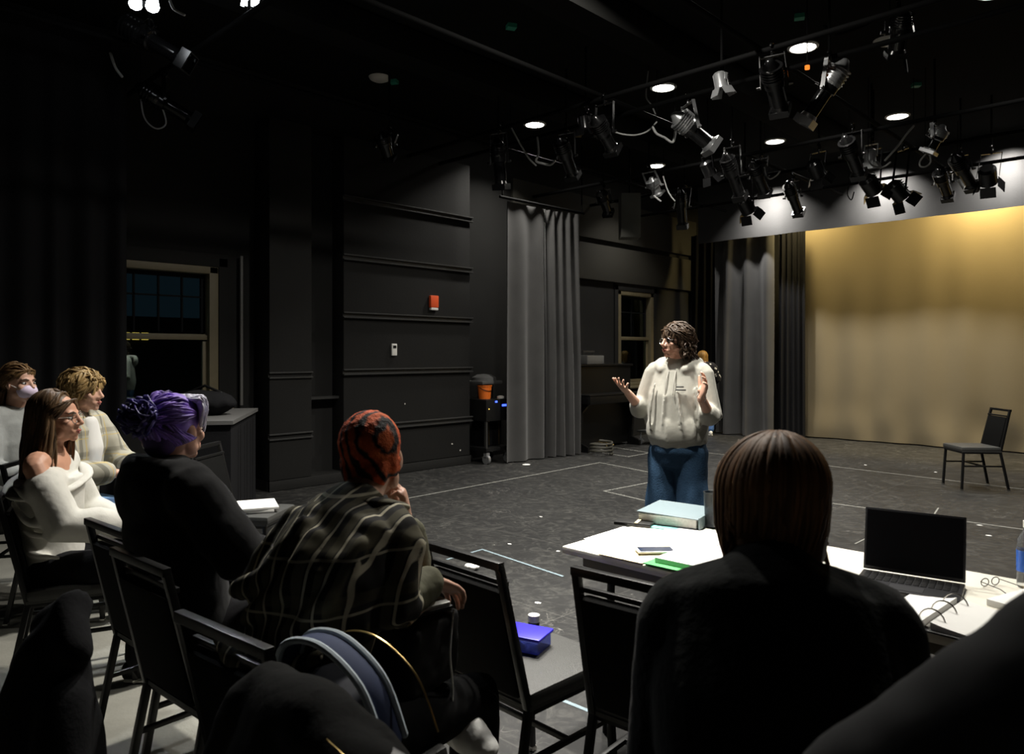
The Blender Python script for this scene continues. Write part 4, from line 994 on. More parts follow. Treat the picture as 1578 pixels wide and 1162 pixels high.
def swept(mb, c, M, n, seed, ends, width=.009, curl=.006, vol=1.0, a_max=PI, lowside=.03, lift=.0, tail=.0):
    """strands combed from the hairline over the skull to a target given by ends(a, rnd)"""
    rnd = random.Random(seed); c = Vector(c)
    for i in range(n):
        a = rnd.uniform(-a_max, a_max); u = abs(a)
        s0 = V(.083*math.sin(a), .076*math.cos(a)+.006, .086-.012*u if u < .9 else .075-.075*min(1, (u-.9)/.9))
        if rnd.random() < .35: s0 = V(s0.x*.6, s0.y*.5-.01, .118)
        e = ends(a, rnd); pts = []; K = 9
        for j in range(K+1):
            t = j/K; p = s0*(1-t)+e*t; q = p-V(0, -.02, .03)
            kk = 1/math.sqrt((q.x/.086)**2+(q.y/.104)**2+(q.z/.094)**2+1e-6)
            if kk > 1: q = q*(1+(kk-1)*min(1, 4*t+.4)*rnd.uniform(.97, 1.0))
            q = q*(1+(vol-1)*math.sin(PI*min(1, t*1.1)))
            p = q+V(0, -.02, .03)+V(math.sin(9*t+a*5), math.cos(11*t+i), math.sin(10*t+i*2))*curl*t
            pts.append(p)
        if tail:
            for j in range(1, 4): pts.append(pts[-1]+V(math.sin(i+j*1.5)*.012, math.cos(i*2+j)*.010, -tail/3))
        k2 = len(pts); r_ = width*rnd.uniform(.7, 1.25)
        mb.tube([c+M @ p for p in pts], [(r_*(.5 if j == 0 else 1 if j < k2*.7 else max(.15, (k2-j)/(k2*.3))), r_*.42) for j in range(k2)], 6, side=M @ V(math.cos(a), -math.sin(a)*.3, .3), round_ends=False)
def hairmat(name, col, rough=.42, island=.35): return mat(name, col, rough+.06, var=.25, vscale=40, island=island, spec=.3)
def person(loc, heading, label):
    return empty('person', (loc[0], loc[1], 0), math.atan2(-heading[0], heading[1]), label, 'person')

# ---- 1. the standing speaker
p1 = person((-2.73, 4.46), (.157, -.988), 'standing woman in grey hoodie and blue jeans with both hands raised, talking')
J = standing(.170, 1.70)
J['el_r'] = V(.250, .02, 1.115); J['wr_r'] = V(.268, .225, 1.255); J['el_l'] = V(-.245, .03, 1.085); J['wr_l'] = V(-.262, .25, 1.240)
J['head'] = V(0, .035, 1.605); HM = rotm(-.55, .04, .03)
body(J, p1, HM, ((-.05, .75, .35), (-.35, -.25, .9), dict(curl=(.18, .22, .28, .34), spread=.2, sc=1.06)), ((-.35, .25, .88), (.75, .62, -.1), dict(curl=(.25, .32, .38, .45), spread=.22, thumb_in=.1, sc=1.06)), voxel=.0042)
face_parts(p1, J['head'], HM)
HC = J['head']
gl = MB(); L = lambda x, y, z: HC+HM @ V(x, y, z)
for s in (-1, 1):
    gl.tube([L(s*.033+.025*math.cos(t), .096-.006*abs(math.cos(t)), -.006+.021*math.sin(t)) for t in [i*2*PI/20 for i in range(21)]], .0018, 6)
    gl.tube([L(s*.058, .090, .004), L(s*.080, .03, .004), L(s*.082, -.015, -.004)], .0018, 6)
gl.tube([L(-.009, .097, .0), L(.009, .097, .0)], .0018, 6); go = gl.build('glasses', M_steel, p1)
hood = mat('heather_grey_fleece', (.37, .36, .315), .9, var=.08, vscale=60, bump=.25, bscale=14, spec=.15, sheen=.1)
def hx(mb):
    mb.tube(spline([(.075, .075, 1.405), (.125, .01, 1.44), (.11, -.075, 1.455), (0, -.115, 1.45), (-.11, -.075, 1.455), (-.125, .01, 1.44), (-.075, .075, 1.405)], 4), [.036+.010*math.sin(PI*i/24) for i in range(25)], 12)
    mb.ell((0, -.15, 1.40), (.145, .065, .10), seg=16)
    mb.tube([(.14, .13, 1.02), (0, .175, 1.0), (-.14, .13, 1.02)], [(.02, .085)]*3, 12, side=(0, 1, 0))
    for (p, r) in ((((.10, .155, 1.32), (.12, .180, 1.16), (.13, .170, 1.00)), .011), (((-.06, .162, 1.28), (-.09, .176, 1.1), (-.11, .160, .97)), .011), (((.02, .175, 1.24), (.03, .185, 1.08), (.02, .175, .96)), .010), (((-.17, .10, 1.30), (-.19, .10, 1.16), (-.19, .09, 1.02)), .018), (((.19, .06, 1.28), (.21, .06, 1.12), (.2, .05, 1.0)), .018)):
        mb.tube(spline(p, 6), [r*(.4+.6*math.sin(PI*(i+1)/14)) for i in range(13)], 10)
    for k in 'rl':   # pushed up sleeves bunch at the elbow
        a = lerp(J['el_'+k], J['wr_'+k], .18); b = lerp(J['el_'+k], J['wr_'+k], .34); mb.tube([a, b], [.078, .062], 14)
top(J, p1, 'hoodie', hood, [(.205, .165), (.212, .18), (.205, .165), (.175, .12)], (.076, .080, .062), (.36, .36), hem=V(0, .01, .935), nb=(.10, .09), extra=hx, wr=(.004, 7, 7, 3), voxel=.008, smooth=7)
rb = MB(); rb.tube([(0, .01, .955), (0, .01, .905)], [(.205, .165), (.182, .142)], 30, side=(1, 0, 0), round_ends=False)
rb.cloth('waistband', mat('grey_rib', (.30, .29, .26), .9, bump=.4, bscale=50), p1, voxel=.01, smooth=2, wr=(.006, 30, 30, 4))
st_ = MB()
st_.tube(spline([(.02, .108, 1.40), (.022, .150, 1.33), (.02, .176, 1.22)], 5), .0045, 6); st_.tube(spline([(-.03, .105, 1.40), (-.034, .150, 1.33), (-.036, .172, 1.25)], 5), .0045, 6); st_.build('drawstring', mat('grey_cord', (.36, .35, .31), .8), p1)
em = MB()
for i, (a, b_, z) in enumerate(((-.060, -.10, 1.30), (-.055, -.115, 1.28))): em.tube([V(a, .165, z), V((a+b_)/2, .160, z), V(b_, .150, z)], [(.004, .006)]*3, 6, side=(0, 1, 0))
em.build('chest_print', mat('dark_print', (.10, .10, .095), .8), p1)
jean = mat('blue_denim', (.026, .060, .112), .85, var=.3, vscale=7, bump=.3, bscale=110, spec=.2)
for k, q in (('r', 1), ('l', -1)): J['hp_'+k] = V(q*.095, 0, .86); J['kn_'+k] = V(q*.115, .01, .46); J['an_'+k] = V(q*.125, -.02, .08)
bottoms(J, p1, 'jeans', jean, (.205, .16), (.105, .112, .125), hem=.95, waist=V(0, 0, .96), wr=(.009, 10, 10, 5))
for k in 'rl': shoe(J, k, p1, M_frame)
hm = hairmat('brown_wavy_hair', (.055, .033, .019))
mb = MB(); hair_cap(mb, HC, HM, 1.04, (((0, -.07, -.04), (.075, .05, .08)),))
swept(mb, HC, HM, 300, 3, lambda a, r: V(r.uniform(-.085, .085), -.085+r.uniform(-.035, .03), r.uniform(-.10, .02)), width=.010, curl=.012, vol=1.12, tail=.03)
swept(mb, HC, HM, 70, 4, lambda a, r: V(math.copysign(.088, a), r.uniform(-.05, .01), r.uniform(-.10, -.02)), width=.010, curl=.012, vol=1.08, tail=.03)
mb.build('hair', hm, p1, True, 180)
br = MB(); br.tube([J['wr_l']+V(.03*math.cos(t), .006*math.sin(t), .0+.03*math.sin(t)) for t in [i*2*PI/16 for i in range(17)]], .003, 6); br.build('bracelet', M_white, p1)

# ---- 2. half hidden person in the far corner
p2 = person((-7.08, 12.5), (-.75, .66), 'half hidden person in a black and white patterned top by the leg curtain')
J = standing(.16, 1.56); J['head'] += V(-.02, .05, -.03); HM = rotm(.2, -.2)
J['el_r'] = V(.26, .06, 1.05); J['wr_r'] = V(.2, .24, .95)
body(J, p2, HM, ((0, .8, -.4), (-1, 0, 0)), ((0, .3, -1), (1, 0, 0)), voxel=.008)
m, n, b = node_mat('black_white_floral', .8, .2); tc = N(n, 'TexCoord'); vo = N(n, 'TexVoronoi'); vo.inputs['Scale'].default_value = 17; n.links.new(tc.outputs['Object'], vo.inputs['Vector'])
n.links.new(mixc(n, step(n, vo.outputs['Distance'], .33, .25), (.015, .015, .02), (.62, .62, .62)), b.inputs['Base Color'])
top(J, p2, 'patterned_top', m, [(.17, .13), (.16, .12), (.17, .13), (.17, .10)], (.085, .085, .07), (.7, .9), hem=V(0, 0, .80), voxel=.014)
bottoms(J, p2, 'jeans', mat('mid_blue_denim', (.05, .12, .30), .85, var=.2, vscale=8), (.16, .13), (.095, .085, .08), hem=.93)
for k in 'rl': shoe(J, k, p2, M_white)
mb = MB(); hair_cap(mb, J['head'], HM, 1.03); locks(mb, J['head'], HM, 110, lambda t, r: t*2.1+PI, lambda th: .18, 5, wv=.008)
mb.build('hair', hairmat('golden_hair', (.30, .16, .04)), p2, True, 180)

# ---- 3. masked person, far left
p3 = person((-5.60, 1.21), (.89, .44), 'masked person with tied back brown hair in a grey sweater, farthest left')
J = seated(.04, .60); J['head'] += V(0, 0, .03); HM = rotm(.05, .0)
body(J, p3, HM, ((0, 1, -.1), (0, 0, -1)), ((0, 1, -.1), (0, 0, -1)), voxel=.006)
face_parts(p3, J['head'], HM, lips=False)
top(J, p3, 'sweater', mat('dull_grey_knit', (.30, .31, .30), .9, var=.1, vscale=30, bump=.3, bscale=25), [(.18, .14), (.17, .14), (.19, .15), (.185, .12)], (.092, .085, .06), wr=(.007, 7, 7, 7))
bottoms(J, p3, 'trousers', M_vdark)
for k in 'rl': shoe(J, k, p3, M_frame)
mk = MB(); C3 = J['head']; L3 = lambda x, y, z: C3+HM @ V(x, y, z)
mk.ell(L3(0, .052, -.052), (.062, .068, .048), HM, 20); mo = mk.build('face_mask', mat('pale_lilac_mask', (.72, .60, .76), .8), p3, True, 180)
for s in (-1, 1): MB().tube([L3(s*.058, .06, -.035), L3(s*.08, .0, -.005), L3(s*.079, -.02, -.02)], .002, 6).build('ear_loop', M_white, mo)
mb = MB(); hair_cap(mb, C3, HM, .995); swept(mb, C3, HM, 200, 9, lambda a, r: V(r.uniform(-.03, .03), -.125, r.uniform(-.06, -.01)), width=.008, curl=.002)
swept(mb, C3, HM, 60, 17, lambda a, r: V(r.uniform(-.03, .03), -.12, r.uniform(-.04, .02)), width=.009, curl=.002, vol=1.04, a_max=1.2)
locks(mb, C3, HM, 60, lambda t, r: PI+t*.8, lambda th: .24, 10, wv=.004, phi1=1.6, back=.12)
mb.build('hair', hairmat('mid_brown_hair', (.15, .085, .035)), p3, True, 180)

# ---- 4. blond person in a plaid jacket
p4 = person((-4.93, 1.34), (.74, .67), 'blond person in a pale plaid jacket and light jeans, seated in profile')
J = seated(.10, .60); HM = rotm(.02, -.05)
J['kn_r'] = V(.13, .46, .62); J['an_r'] = V(.02, .52, .22); J['to_r'] = V(.04, .68, .15); J['el_r'] = V(.27, .16, .86); J['wr_r'] = V(.14, .38, .84); J['el_l'] = V(-.26, .16, .86); J['wr_l'] = V(-.06, .40, .84)
body(J, p4, HM, ((-.25, .9, -.15), (0, -.1, -1)), ((.4, .8, -.1), (0, 0, -1)), voxel=.0055)
face_parts(p4, J['head'], HM, brow=(.25, .15, .06))
top(J, p4, 'plaid_jacket', plaid_mat('cream_plaid', (.40, .38, .31), (.10, .095, .075), (.5, .38, .14), .11, .12), [(.19, .15), (.18, .15), (.19, .15), (.185, .12)], (.095, .085, .066), (.78, .78), wr=(.007, 9, 9, 9))
ws = MB(); ws.tube([J['waist']+V(0, .11, 0), J['chest']+V(0, .12, 0), J['upper']+V(0, .085, .03)], [(.07, .04), (.08, .045), (.06, .04)], 12, side=(1, 0, 0)); ws.cloth('white_shirt', mat('white_cotton', (.7, .69, .66), .9), p4)
bottoms(J, p4, 'jeans', mat('light_blue_denim', (.16, .30, .50), .85, var=.3, vscale=9), leg=(.10, .086, .075))
for k in 'rl': shoe(J, k, p4, M_white)
mb = MB(); hair_cap(mb, J['head'], HM, 1.05, (((0, -.06, -.03), (.075, .06, .07)),))
swept(mb, J['head'], HM, 260, 11, lambda a, r: V(math.copysign(r.uniform(.05, .095), a), r.uniform(-.10, .0), r.uniform(-.08, .0)), width=.011, curl=.016, vol=1.16, tail=.035)
swept(mb, J['head'], HM, 90, 12, lambda a, r: V(r.uniform(-.08, .08), -.10, r.uniform(-.10, .03)), width=.011, curl=.016, vol=1.16, tail=.035)
swept(mb, J['head'], HM, 26, 13, lambda a, r: V(r.uniform(-.07, .07), .085, r.uniform(.04, .07)), width=.008, curl=.01, vol=1.1, a_max=.9)
mb.build('hair', hairmat('sandy_blond_hair', (.32, .21, .085)), p4, True, 180)

# ---- 5. woman in the off shoulder sweater
p5 = person((-3.99, 1.02), (.55, .83), 'woman with long brown hair and glasses in an off shoulder cream sweater')
J = seated(-.02, .52); HM = rotm(-.1, .02); J['head'] += V(0, .0, -.005)
J['el_r'] = V(.235, .13, .76); J['wr_r'] = V(.10, .36, .72)
body(J, p5, HM, ((-.4, .9, 0), (0, 0, -1)), ((.4, .9, 0), (0, 0, -1)), m=M_skin2, voxel=.0055)
face_parts(p5, J['head'], HM)
knit = mat('cream_sweater_knit', (.60, .585, .53), .9, var=.06, vscale=30, bump=.35, bscale=18)
mb = MB(); sd = V(1, 0, 0)
mb.tube([J['hip'], J['waist'], J['chest'], lerp(J['chest'], J['upper'], .45)], [(.17, .135), (.16, .13), (.18, .14), (.20, .135)], 26, side=sd, round_ends=False)
for k in 'rl':
    a = lerp(J['sh_'+k], J['el_'+k], .38); mb.tube([a, J['el_'+k], lerp(J['el_'+k], J['wr_'+k], .5), lerp(J['el_'+k], J['wr_'+k], .95)], [.080, .088, .082, .05], 16)
mb.tube([lerp(J['chest'], J['upper'], .35), lerp(J['sh_r'], J['el_r'], .36)], [.09, .08], 14); mb.tube([lerp(J['chest'], J['upper'], .5), J['sh_l']+V(0, 0, -.02)], [.09, .08], 14)
for (p, r) in ((((.20, -.08, .93), (.25, .03, .86), (.24, .14, .84)), .018), (((.17, -.10, .86), (.25, .0, .78), (.27, .12, .78)), .018), (((.10, -.11, .78), (.19, -.02, .72), (.19, .08, .70)), .016), (((.05, -.12, .70), (.17, -.03, .63), (.17, .09, .60)), .016), (((.25, .05, .72), (.25, .15, .70), (.18, .26, .70)), .014)):
    mb.tube(spline(p, 6), [r*(.4+.6*math.sin(PI*(i+1)/14)) for i in range(13)], 10)
mb.cloth('sweater', knit, p5, voxel=.009, smooth=4, wr=(.004, 9, 9, 9))
cf = MB(); pts = [J['upper']+V(.218*math.cos(t), .145*math.sin(t), -.085-.05*math.cos(t)) for t in [i*2*PI/26 for i in range(27)]]; cf.tube(pts, [(.014, .030)]*27, 10, side=(0, 0, 1)); cf.cloth('folded_neckline', knit, p5, voxel=.007, smooth=3, wr=(.004, 12, 12, 12))
bottoms(J, p5, 'trousers', M_vdark)
for k in 'rl': shoe(J, k, p5, M_frame)
HC = J['head']; gl = MB()
for s in (-1, 1):
    gl.tube([HC+HM @ V(s*.033+.026*math.cos(t), .098-.006*abs(math.cos(t)), -.006+.023*math.sin(t)) for t in [i*2*PI/20 for i in range(21)]], .002, 6)
    gl.tube([HC+HM @ V(s*.058, .090, .004), HC+HM @ V(s*.082, -.01, .0)], .002, 6)
gl.build('glasses', M_steel, p5); MB().ell(HC+HM @ V(.082, .0, -.045), .006, seg=8).build('earring', M_steel, p5)
hb = hairmat('long_brown_hair', (.085, .048, .022), .42, .6)
mb = MB(); hair_cap(mb, HC, HM, 1.0, (((0, -.07, -.05), (.075, .05, .10)),))
locks(mb, HC, HM, 230, lambda t, r: PI+t*2.0, lambda th: .33, 13, wv=.012, wfreq=14, phi1=1.5, width=.012, out=.05)
locks(mb, HC, HM, 30, lambda t, r: r.uniform(1.25, 1.6), lambda th: .36, 14, wv=.010, wfreq=14, phi1=1.45, width=.012, out=.16)
swept(mb, HC, HM, 90, 15, lambda a, r: V(math.copysign(.09, a), r.uniform(-.06, -.02), r.uniform(-.08, .0)), width=.009, curl=.003, vol=1.05)
swept(mb, HC, HM, 80, 16, lambda a, r: V(math.copysign(.088, a), r.uniform(-.07, -.02), r.uniform(-.06, .02)), width=.009, curl=.003, vol=1.06, a_max=1.2)
mb.build('hair', hb, p5, True, 180)

# ---- 6. purple hair, black hoodie
p6 = person((-2.67, 1.09), (-.06, 1), 'person with purple hair in a bun and a black hoodie, seen from behind')
J = seated(-.10, .57); J['head'] = V(-.03, -.01, 1.255); J['neck'] = V(-.01, -.05, 1.12); HM = rotm(.30, -.02)
J['el_r'] = V(.28, .06, .84); J['wr_r'] = V(.18, .30, .76); J['el_l'] = V(-.29, .04, .82)
body(J, p6, HM, ((-.5, .8, 0), (0, 0, -1)), ((.5, .8, 0), (0, 0, -1)), voxel=.0045)
face_parts(p6, J['head'], HM)
bh = mat('black_fleece', (.008, .008, .0085), .95, bump=.35, bscale=14, spec=.12, sheen=.08)
def hx6(mb):
    mb.tube(spline([J['neck']+V(.08, .08, -.03), J['neck']+V(.13, .0, .0), J['neck']+V(.08, -.08, .015), J['neck']+V(0, -.10, .015), J['neck']+V(-.08, -.08, .015), J['neck']+V(-.13, .0, .0), J['neck']+V(-.08, .08, -.03)], 4), [.040]*25, 12)
    mb.ell(J['neck']+V(0, -.10, -.08), (.15, .055, .11), seg=16)
top(J, p6, 'hoodie', bh, [(.20, .16), (.195, .15), (.205, .15), (.195, .12)], (.095, .09, .065), extra=hx6, wr=(.007, 8, 8, 9), nb=(.10, .09))
bottoms(J, p6, 'trousers', M_vdark)
for k in 'rl': shoe(J, k, p6, M_frame)
pur = hairmat('purple_hair', (.25, .15, .56), .42, .85)
C6 = J['head']; mb = MB(); hair_cap(mb, C6, HM, 1.03, (((0, -.07, -.03), (.07, .05, .07)),))
rnd = random.Random(21)
for i in range(420):    # strands swept from the hairline back to the bun
    a = rnd.uniform(-PI, PI); s0 = V(.084*math.sin(a), .075*math.cos(a)-.01, .05 if abs(a) < 1.2 else -.03-.045*(abs(a)-1.2)/1.9)
    bun = V(rnd.uniform(-.03, .03), -.135+rnd.uniform(-.01, .02), .045+rnd.uniform(-.03, .03))
    mid = (s0+bun)/2; mid = V(mid.x*1.35, mid.y, mid.z); dlt = mid-V(0, -.02, .036)
    kk = 1/math.sqrt((dlt.x/.092)**2+(dlt.y/.110)**2+(dlt.z/.100)**2+1e-6); mid = V(0, -.02, .036)+dlt*max(1, kk)*rnd.uniform(.97, 1.08)
    pts = [C6+HM @ q for q in spline([s0, mid, bun], 5)]
    mb.tube(pts, [(.0075*f, .0042) for f in (.5, .9, 1, 1, 1, 1, 1, .9, .8, .7, .5)], 6, side=HM @ V(1, 0, .3), round_ends=False)
mb.build('hair', pur, p6, True, 180)
bn = MB(); bn.ell(C6+HM @ V(0, -.150, .05), (.050, .040, .046), HM, 16)
for i in range(46):
    t0 = rnd.uniform(0, 6.28); tilt = rotm(rnd.uniform(-1, 1), rnd.uniform(-1, 1)); r_ = rnd.uniform(.036, .056)
    bn.tube([C6+HM @ (V(0, -.150, .05)+tilt @ V(r_*math.cos(t0+q*.32), -.02+.03*math.sin(q), r_*math.sin(t0+q*.32))) for q in range(8)], [(.009*f, .004) for f in (.3, .8, 1, 1, 1, .9, .7, .3)], 6, round_ends=False)
bn.build('hair_bun', mat('dark_purple_hair', (.055, .04, .20), .45, island=.5, var=.25, vscale=40), p6, True, 180)
fb_ = MB()
for i in range(110):     # swept fringe, bright highlight put into its pale lilac
    a = rnd.uniform(-1.35, 1.35); k1 = rnd.uniform(.95, 1.12); q0 = V(.070*math.sin(a*.9), .02+rnd.uniform(-.02, .02), .118-.012*abs(a)); q1 = V(.090*k1*math.sin(a), (.085*math.cos(a)+.002)*k1, .088+rnd.uniform(-.015, .02)); q2 = V(.086*math.sin(a*1.1), .088*math.cos(a)+.004, .035+rnd.uniform(-.03, .025)-.02*abs(a))
    fb_.tube([C6+HM @ q for q in spline([q0, q1, q2], 4)], [(.009*f, .005) for f in (.5, .8, 1, 1, 1, 1, .9, .7, .3)], 6, side=HM @ V(1, 0, 0), round_ends=False)
fb_.build('fringe', hairmat('highlight_lilac_hair', (.74, .72, .95), .35), p6, True, 180)

# ---- 7. orange tiger striped hair, plaid overshirt
p7 = person((-1.645, 1.0), (-.25, .97), 'person with orange and black striped short hair and a dark plaid shirt, chin on hand')
J = seated(.3, .58); J['waist'] = V(0, -.02, .76); J['chest'] = V(-.005, .04, .97); J['upper'] = V(-.015, .115, 1.045); J['neck'] = V(-.017, .19, 1.165)
J['neck'] = V(-.017, .19, 1.135); J['head'] = V(-.050, .275, 1.228); HM = rotm(.36, -.14, -.06)
J['sh_r'] = V(.125, .165, 1.035); J['sh_l'] = V(-.170, .17, 1.035)
J['el_r'] = V(.148, .10, .868); J['wr_r'] = V(.135, .30, .895); J['el_l'] = V(.03, .40, .81); J['wr_l'] = V(-.005, .375, 1.02)
J['kn_r'] = V(.14, .54, .475); J['an_r'] = V(.14, .46, .10); J['to_r'] = V(.16, .62, .035)
J['kn_l'] = V(-.33, .40, .53); J['an_l'] = V(.02, .44, .50); J['to_l'] = V(.22, .41, .42)
body(J, p7, HM, ((.12, .80, -.42), (.15, -.45, -.85), dict(curl=(.42, .38, .45, .55), spread=.16)), ((-.12, -.05, .98), (-.75, -.55, .0), dict(curl=(.95, 1.0, 1.05, 1.1), spread=.08, thumb_in=.4)), voxel=.0038)
face_parts(p7, J['head'], HM, brow=(.2, .06, .03))
under = mat('olive_jersey', (.085, .082, .045), .85, bump=.4, bscale=22)
top(J, p7, 'long_sleeve_shirt', under, [(.12, .08), (.11, .07), (.12, .07), (.11, .05)], (.058, .056, .046), (.93, .93), voxel=.009, wr=(.006, 14, 14, 20), nb=(.055, .05), shoulders=False)
pl = plaid_mat('dark_plaid', (.016, .015, .014), (.13, .118, .075), (.66, .61, .46), .046, .12)
def top7():
    mb = MB(); side = (J['sh_r']-J['sh_l']).normalized()
    mb.tube([V(0, -.05, .56), V(0, -.045, .74), V(-.005, .02, .95), V(-.015, .105, 1.055), lerp(J['upper'], J['neck'], .7)], [(.16, .11), (.168, .125), (.182, .14), (.168, .11), (.085, .078)], 28, side=side)
    for k in 'rl':
        mb.tube([lerp(J['upper'], J['neck'], .55), lerp(J['sh_'+k], J['neck'], .2), J['sh_'+k]], [.068, .072, .072], 14)
    mb.tube([J['sh_r'], lerp(J['sh_r'], J['el_r'], .5), J['el_r'], lerp(J['el_r'], J['wr_r'], .25)], [.074, .074, .076, .068], 16)
    e = lerp(J['sh_l'], J['el_l'], .75); mb.tube([J['sh_l'], lerp(J['sh_l'], e, .5), e], [.074, .072, .070], 16)
    # deep folds across the back
    for (a, b_, c_) in (((-.17, -.10, .93), (-.05, -.085, 1.0), (-.02, -.02, 1.10)), ((-.10, -.13, .88), (.02, -.10, .98), (.03, -.03, 1.08)), ((.02, -.13, .86), (.11, -.09, .93), (.13, .02, 1.06)), ((-.2, -.06, .9), (-.17, -.0, 1.0), (-.13, .06, 1.1)), ((-.15, -.17, .84), (0, -.19, .80), (.14, -.14, .84))):
        mb.tube(spline([a, b_, c_], 6), [.020+.012*math.sin(i*PI/12) for i in range(13)], 10)
    mb.cloth('plaid_shirt', pl, p7, voxel=.009, smooth=4, wr=(.010, 11, 11, 8))
    cl = MB(); cl.tube(spline([J['neck']+V(.10, .05, -.03), J['neck']+V(.085, -.03, -.005), J['neck']+V(0, -.075, .0), J['neck']+V(-.085, -.03, -.005), J['neck']+V(-.10, .05, -.03)], 5), [(.012, .03)]*21, 10, side=(0, 0, 1)); cl.cloth('collar', pl, p7, voxel=.006, smooth=2)
top7()
bottoms(J, p7, 'trousers', mat('black_cotton', (.006, .006, .006), .95, spec=.1), (.17, .13), (.088, .078, .066), hem=.62)
shoe(J, 'r', p7, M_frame)
# left foot crossed over: patterned sock and white clog
m, n, b = node_mat('orange_pattern_sock', .85, .2); tc = N(n, 'TexCoord'); nz = N(n, 'TexNoise'); nz.inputs['Scale'].default_value = 22; n.links.new(tc.outputs['Object'], nz.inputs['Vector'])
n.links.new(mixc(n, step(n, nz.outputs['Fac'], .50, .56), (.80, .66, .40), (.75, .20, .10)), b.inputs['Base Color'])
sk = MB(); a, t = J['an_l'], J['to_l']; kn = J['kn_l']
sk.tube([lerp(kn, a, .55), lerp(kn, a, .8), a, lerp(a, t, .4)], [.044, .041, .042, .038], 14); sk.cloth('sock', m, p7, voxel=.006, smooth=3)
cg = MB(); d_ = (t-a).normalized()
cg.tube([a+d_*.02+V(0, 0, -.035), lerp(a, t, .45)+V(0, 0, -.014), lerp(a, t, .85), t+d_*.035], [(.045, .045), (.05, .058), (.055, .056), (.038, .036)], 18, side=(0, 1, 0))
clog = cg.cloth('clog', mat('white_foam', (.80, .79, .76), .6, bump=.4, bscale=30), p7, voxel=.006, smooth=3, wr=(.003, 40, 40, 40))
for (f, sy, sz) in ((.45, -.03, .040), (.62, .0, .055), (.62, -.035, .043), (.80, .012, .053), (.80, -.028, .045), (.97, -.01, .043)):
    q = lerp(a, t, f)+V(0, sy, sz); MB().ell(q, (.006, .006, .005), seg=8).build('vent_hole', M_vdark, clog)
C7 = J['head']; mb = MB(); hair_cap(mb, C7, HM, 1.055, (((0, -.06, -.035), (.070, .050, .070)), ((.06, -.02, -.02), (.026, .045, .045)), ((-.06, -.02, -.02), (.026, .045, .045))))
hr_ = mb.cloth('hair', tiger_mat(), p7, voxel=.006, smooth=4, wr=(.003, 60, 60, 60))
hr_.data.transform(Matrix.Translation(-C7)); hr_.location = C7
bc = MB(); bc.tube([J['wr_r']+V(-.03*math.cos(t), .006*math.cos(t)*0, .028*math.sin(t)) for t in [i*2*PI/16 for i in range(17)]], .006, 8); bc.build('bracelet', M_steel, p7)
MB().tube([J['wr_l']+V(.031*math.cos(t), .031*math.sin(t), .005) for t in [i*2*PI/16 for i in range(17)]], .006, 8).build('wristband', M_frame, p7)
# things on the lap
Rz = Matrix.Rotation(p7.rotation_euler.z, 3, 'Z'); Wd = lambda v: Vector(p7.location)+Rz @ Vector(v)
rz7 = p7.rotation_euler.z
o = empty('tote_bag', Wd((.02, .29, .60)), rz7, 'black bag standing on the lap of the orange haired person', 'bag')
MB().box((0, 0, .105), (.30, .22, .21), Matrix.Rotation(.05, 3, 'Y'), bev=.03).cloth('bag_body', mat('black_nylon', (.006, .006, .006), .8), o, voxel=.01, smooth=4, wr=(.01, 10, 10, 10))
MB().tube(spline([(.155, .06, .20), (.165, .03, .1), (.16, .05, .0), (.17, .03, -.08)], 6), .003, 6).build('white_cord', M_white, o)
o = empty('notebook', Wd((.04, .27, .835)), rz7-.35, 'white notebook lying on the black bag under the forearm', 'notebook')
MB().box((0, 0, .004), (.27, .19, .008), Matrix.Rotation(.07, 3, 'Y'), bev=.001).build('cover', M_frame, o); MB().box((0, 0, .013), (.26, .18, .009), Matrix.Rotation(.07, 3, 'Y')).build('page_block', M_paper, o)
o = empty('pencil', Wd((.175, .20, .838)), rz7+.3, 'pinkish pencil lying along the near edge of the notebook', 'pencil')
MB().cyl((0, -.085, .006), (0, .065, .006), .0045, n=6).build('shaft', mat('pinkish_wood', (.70, .48, .40), .5), o); MB().cyl((0, -.085, .006), (0, -.11, .006), .0045, .0008, 6).build('tip', M_frame, o)

# ---- 8. dark sweater in front of the table
p8 = person((-.49, 1.105), (-.56, .83), 'person with straight brown hair in a dark green black sweater, seated at the table')
J = seated(.22, .58); J['waist'] = V(0, .0, .76); J['chest'] = V(0, .05, .97); J['upper'] = V(0, .12, 1.10); J['neck'] = V(.01, .175, 1.145); J['head'] = V(.010, .245, 1.240); HM = rotm(.30, -.10, .04)
for k, q in (('r', 1), ('l', -1)): J['sh_'+k] = V(q*(.165 if q > 0 else .150), .12, 1.065); J['el_'+k] = V(q*(.205 if q > 0 else .165), .13, .80); J['wr_'+k] = V(q*.16, .36, .78)
body(J, p8, HM, ((-.3, .95, 0), (0, 0, -1)), ((.3, .95, 0), (0, 0, -1)), voxel=.0045)
face_parts(p8, J['head'], HM)
top(J, p8, 'sweater', mat('dark_green_black_knit', (.007, .0085, .0078), .95, var=.1, vscale=30, bump=.25, bscale=60, spec=.12, sheen=.1), [(.185, .14), (.185, .14), (.20, .145), (.18, .11)], (.075, .078, .06), voxel=.010, wr=(.004, 8, 8, 8), nb=(.085, .085), hem=V(0, -.02, .55))
nb_ = MB(); nb_.tube(spline([J['neck']+V(.07, .03, -.005), J['neck']+V(.05, -.05, .005), J['neck']+V(0, -.07, .01), J['neck']+V(-.05, -.05, .005), J['neck']+V(-.07, .03, -.005)], 5), [(.012, .022)]*21, 10, side=(0, 0, 1)); nb_.cloth('neckband', MATS['dark_green_black_knit'], p8, voxel=.006, smooth=2)
MB().box(J['neck']+V(.012, -.098, -.022), (.038, .003, .022), Matrix.Rotation(-.5, 3, 'X')).build('label_tag', mat('grey_label', (.10, .10, .10), .8), p8)
bottoms(J, p8, 'trousers', M_vdark)
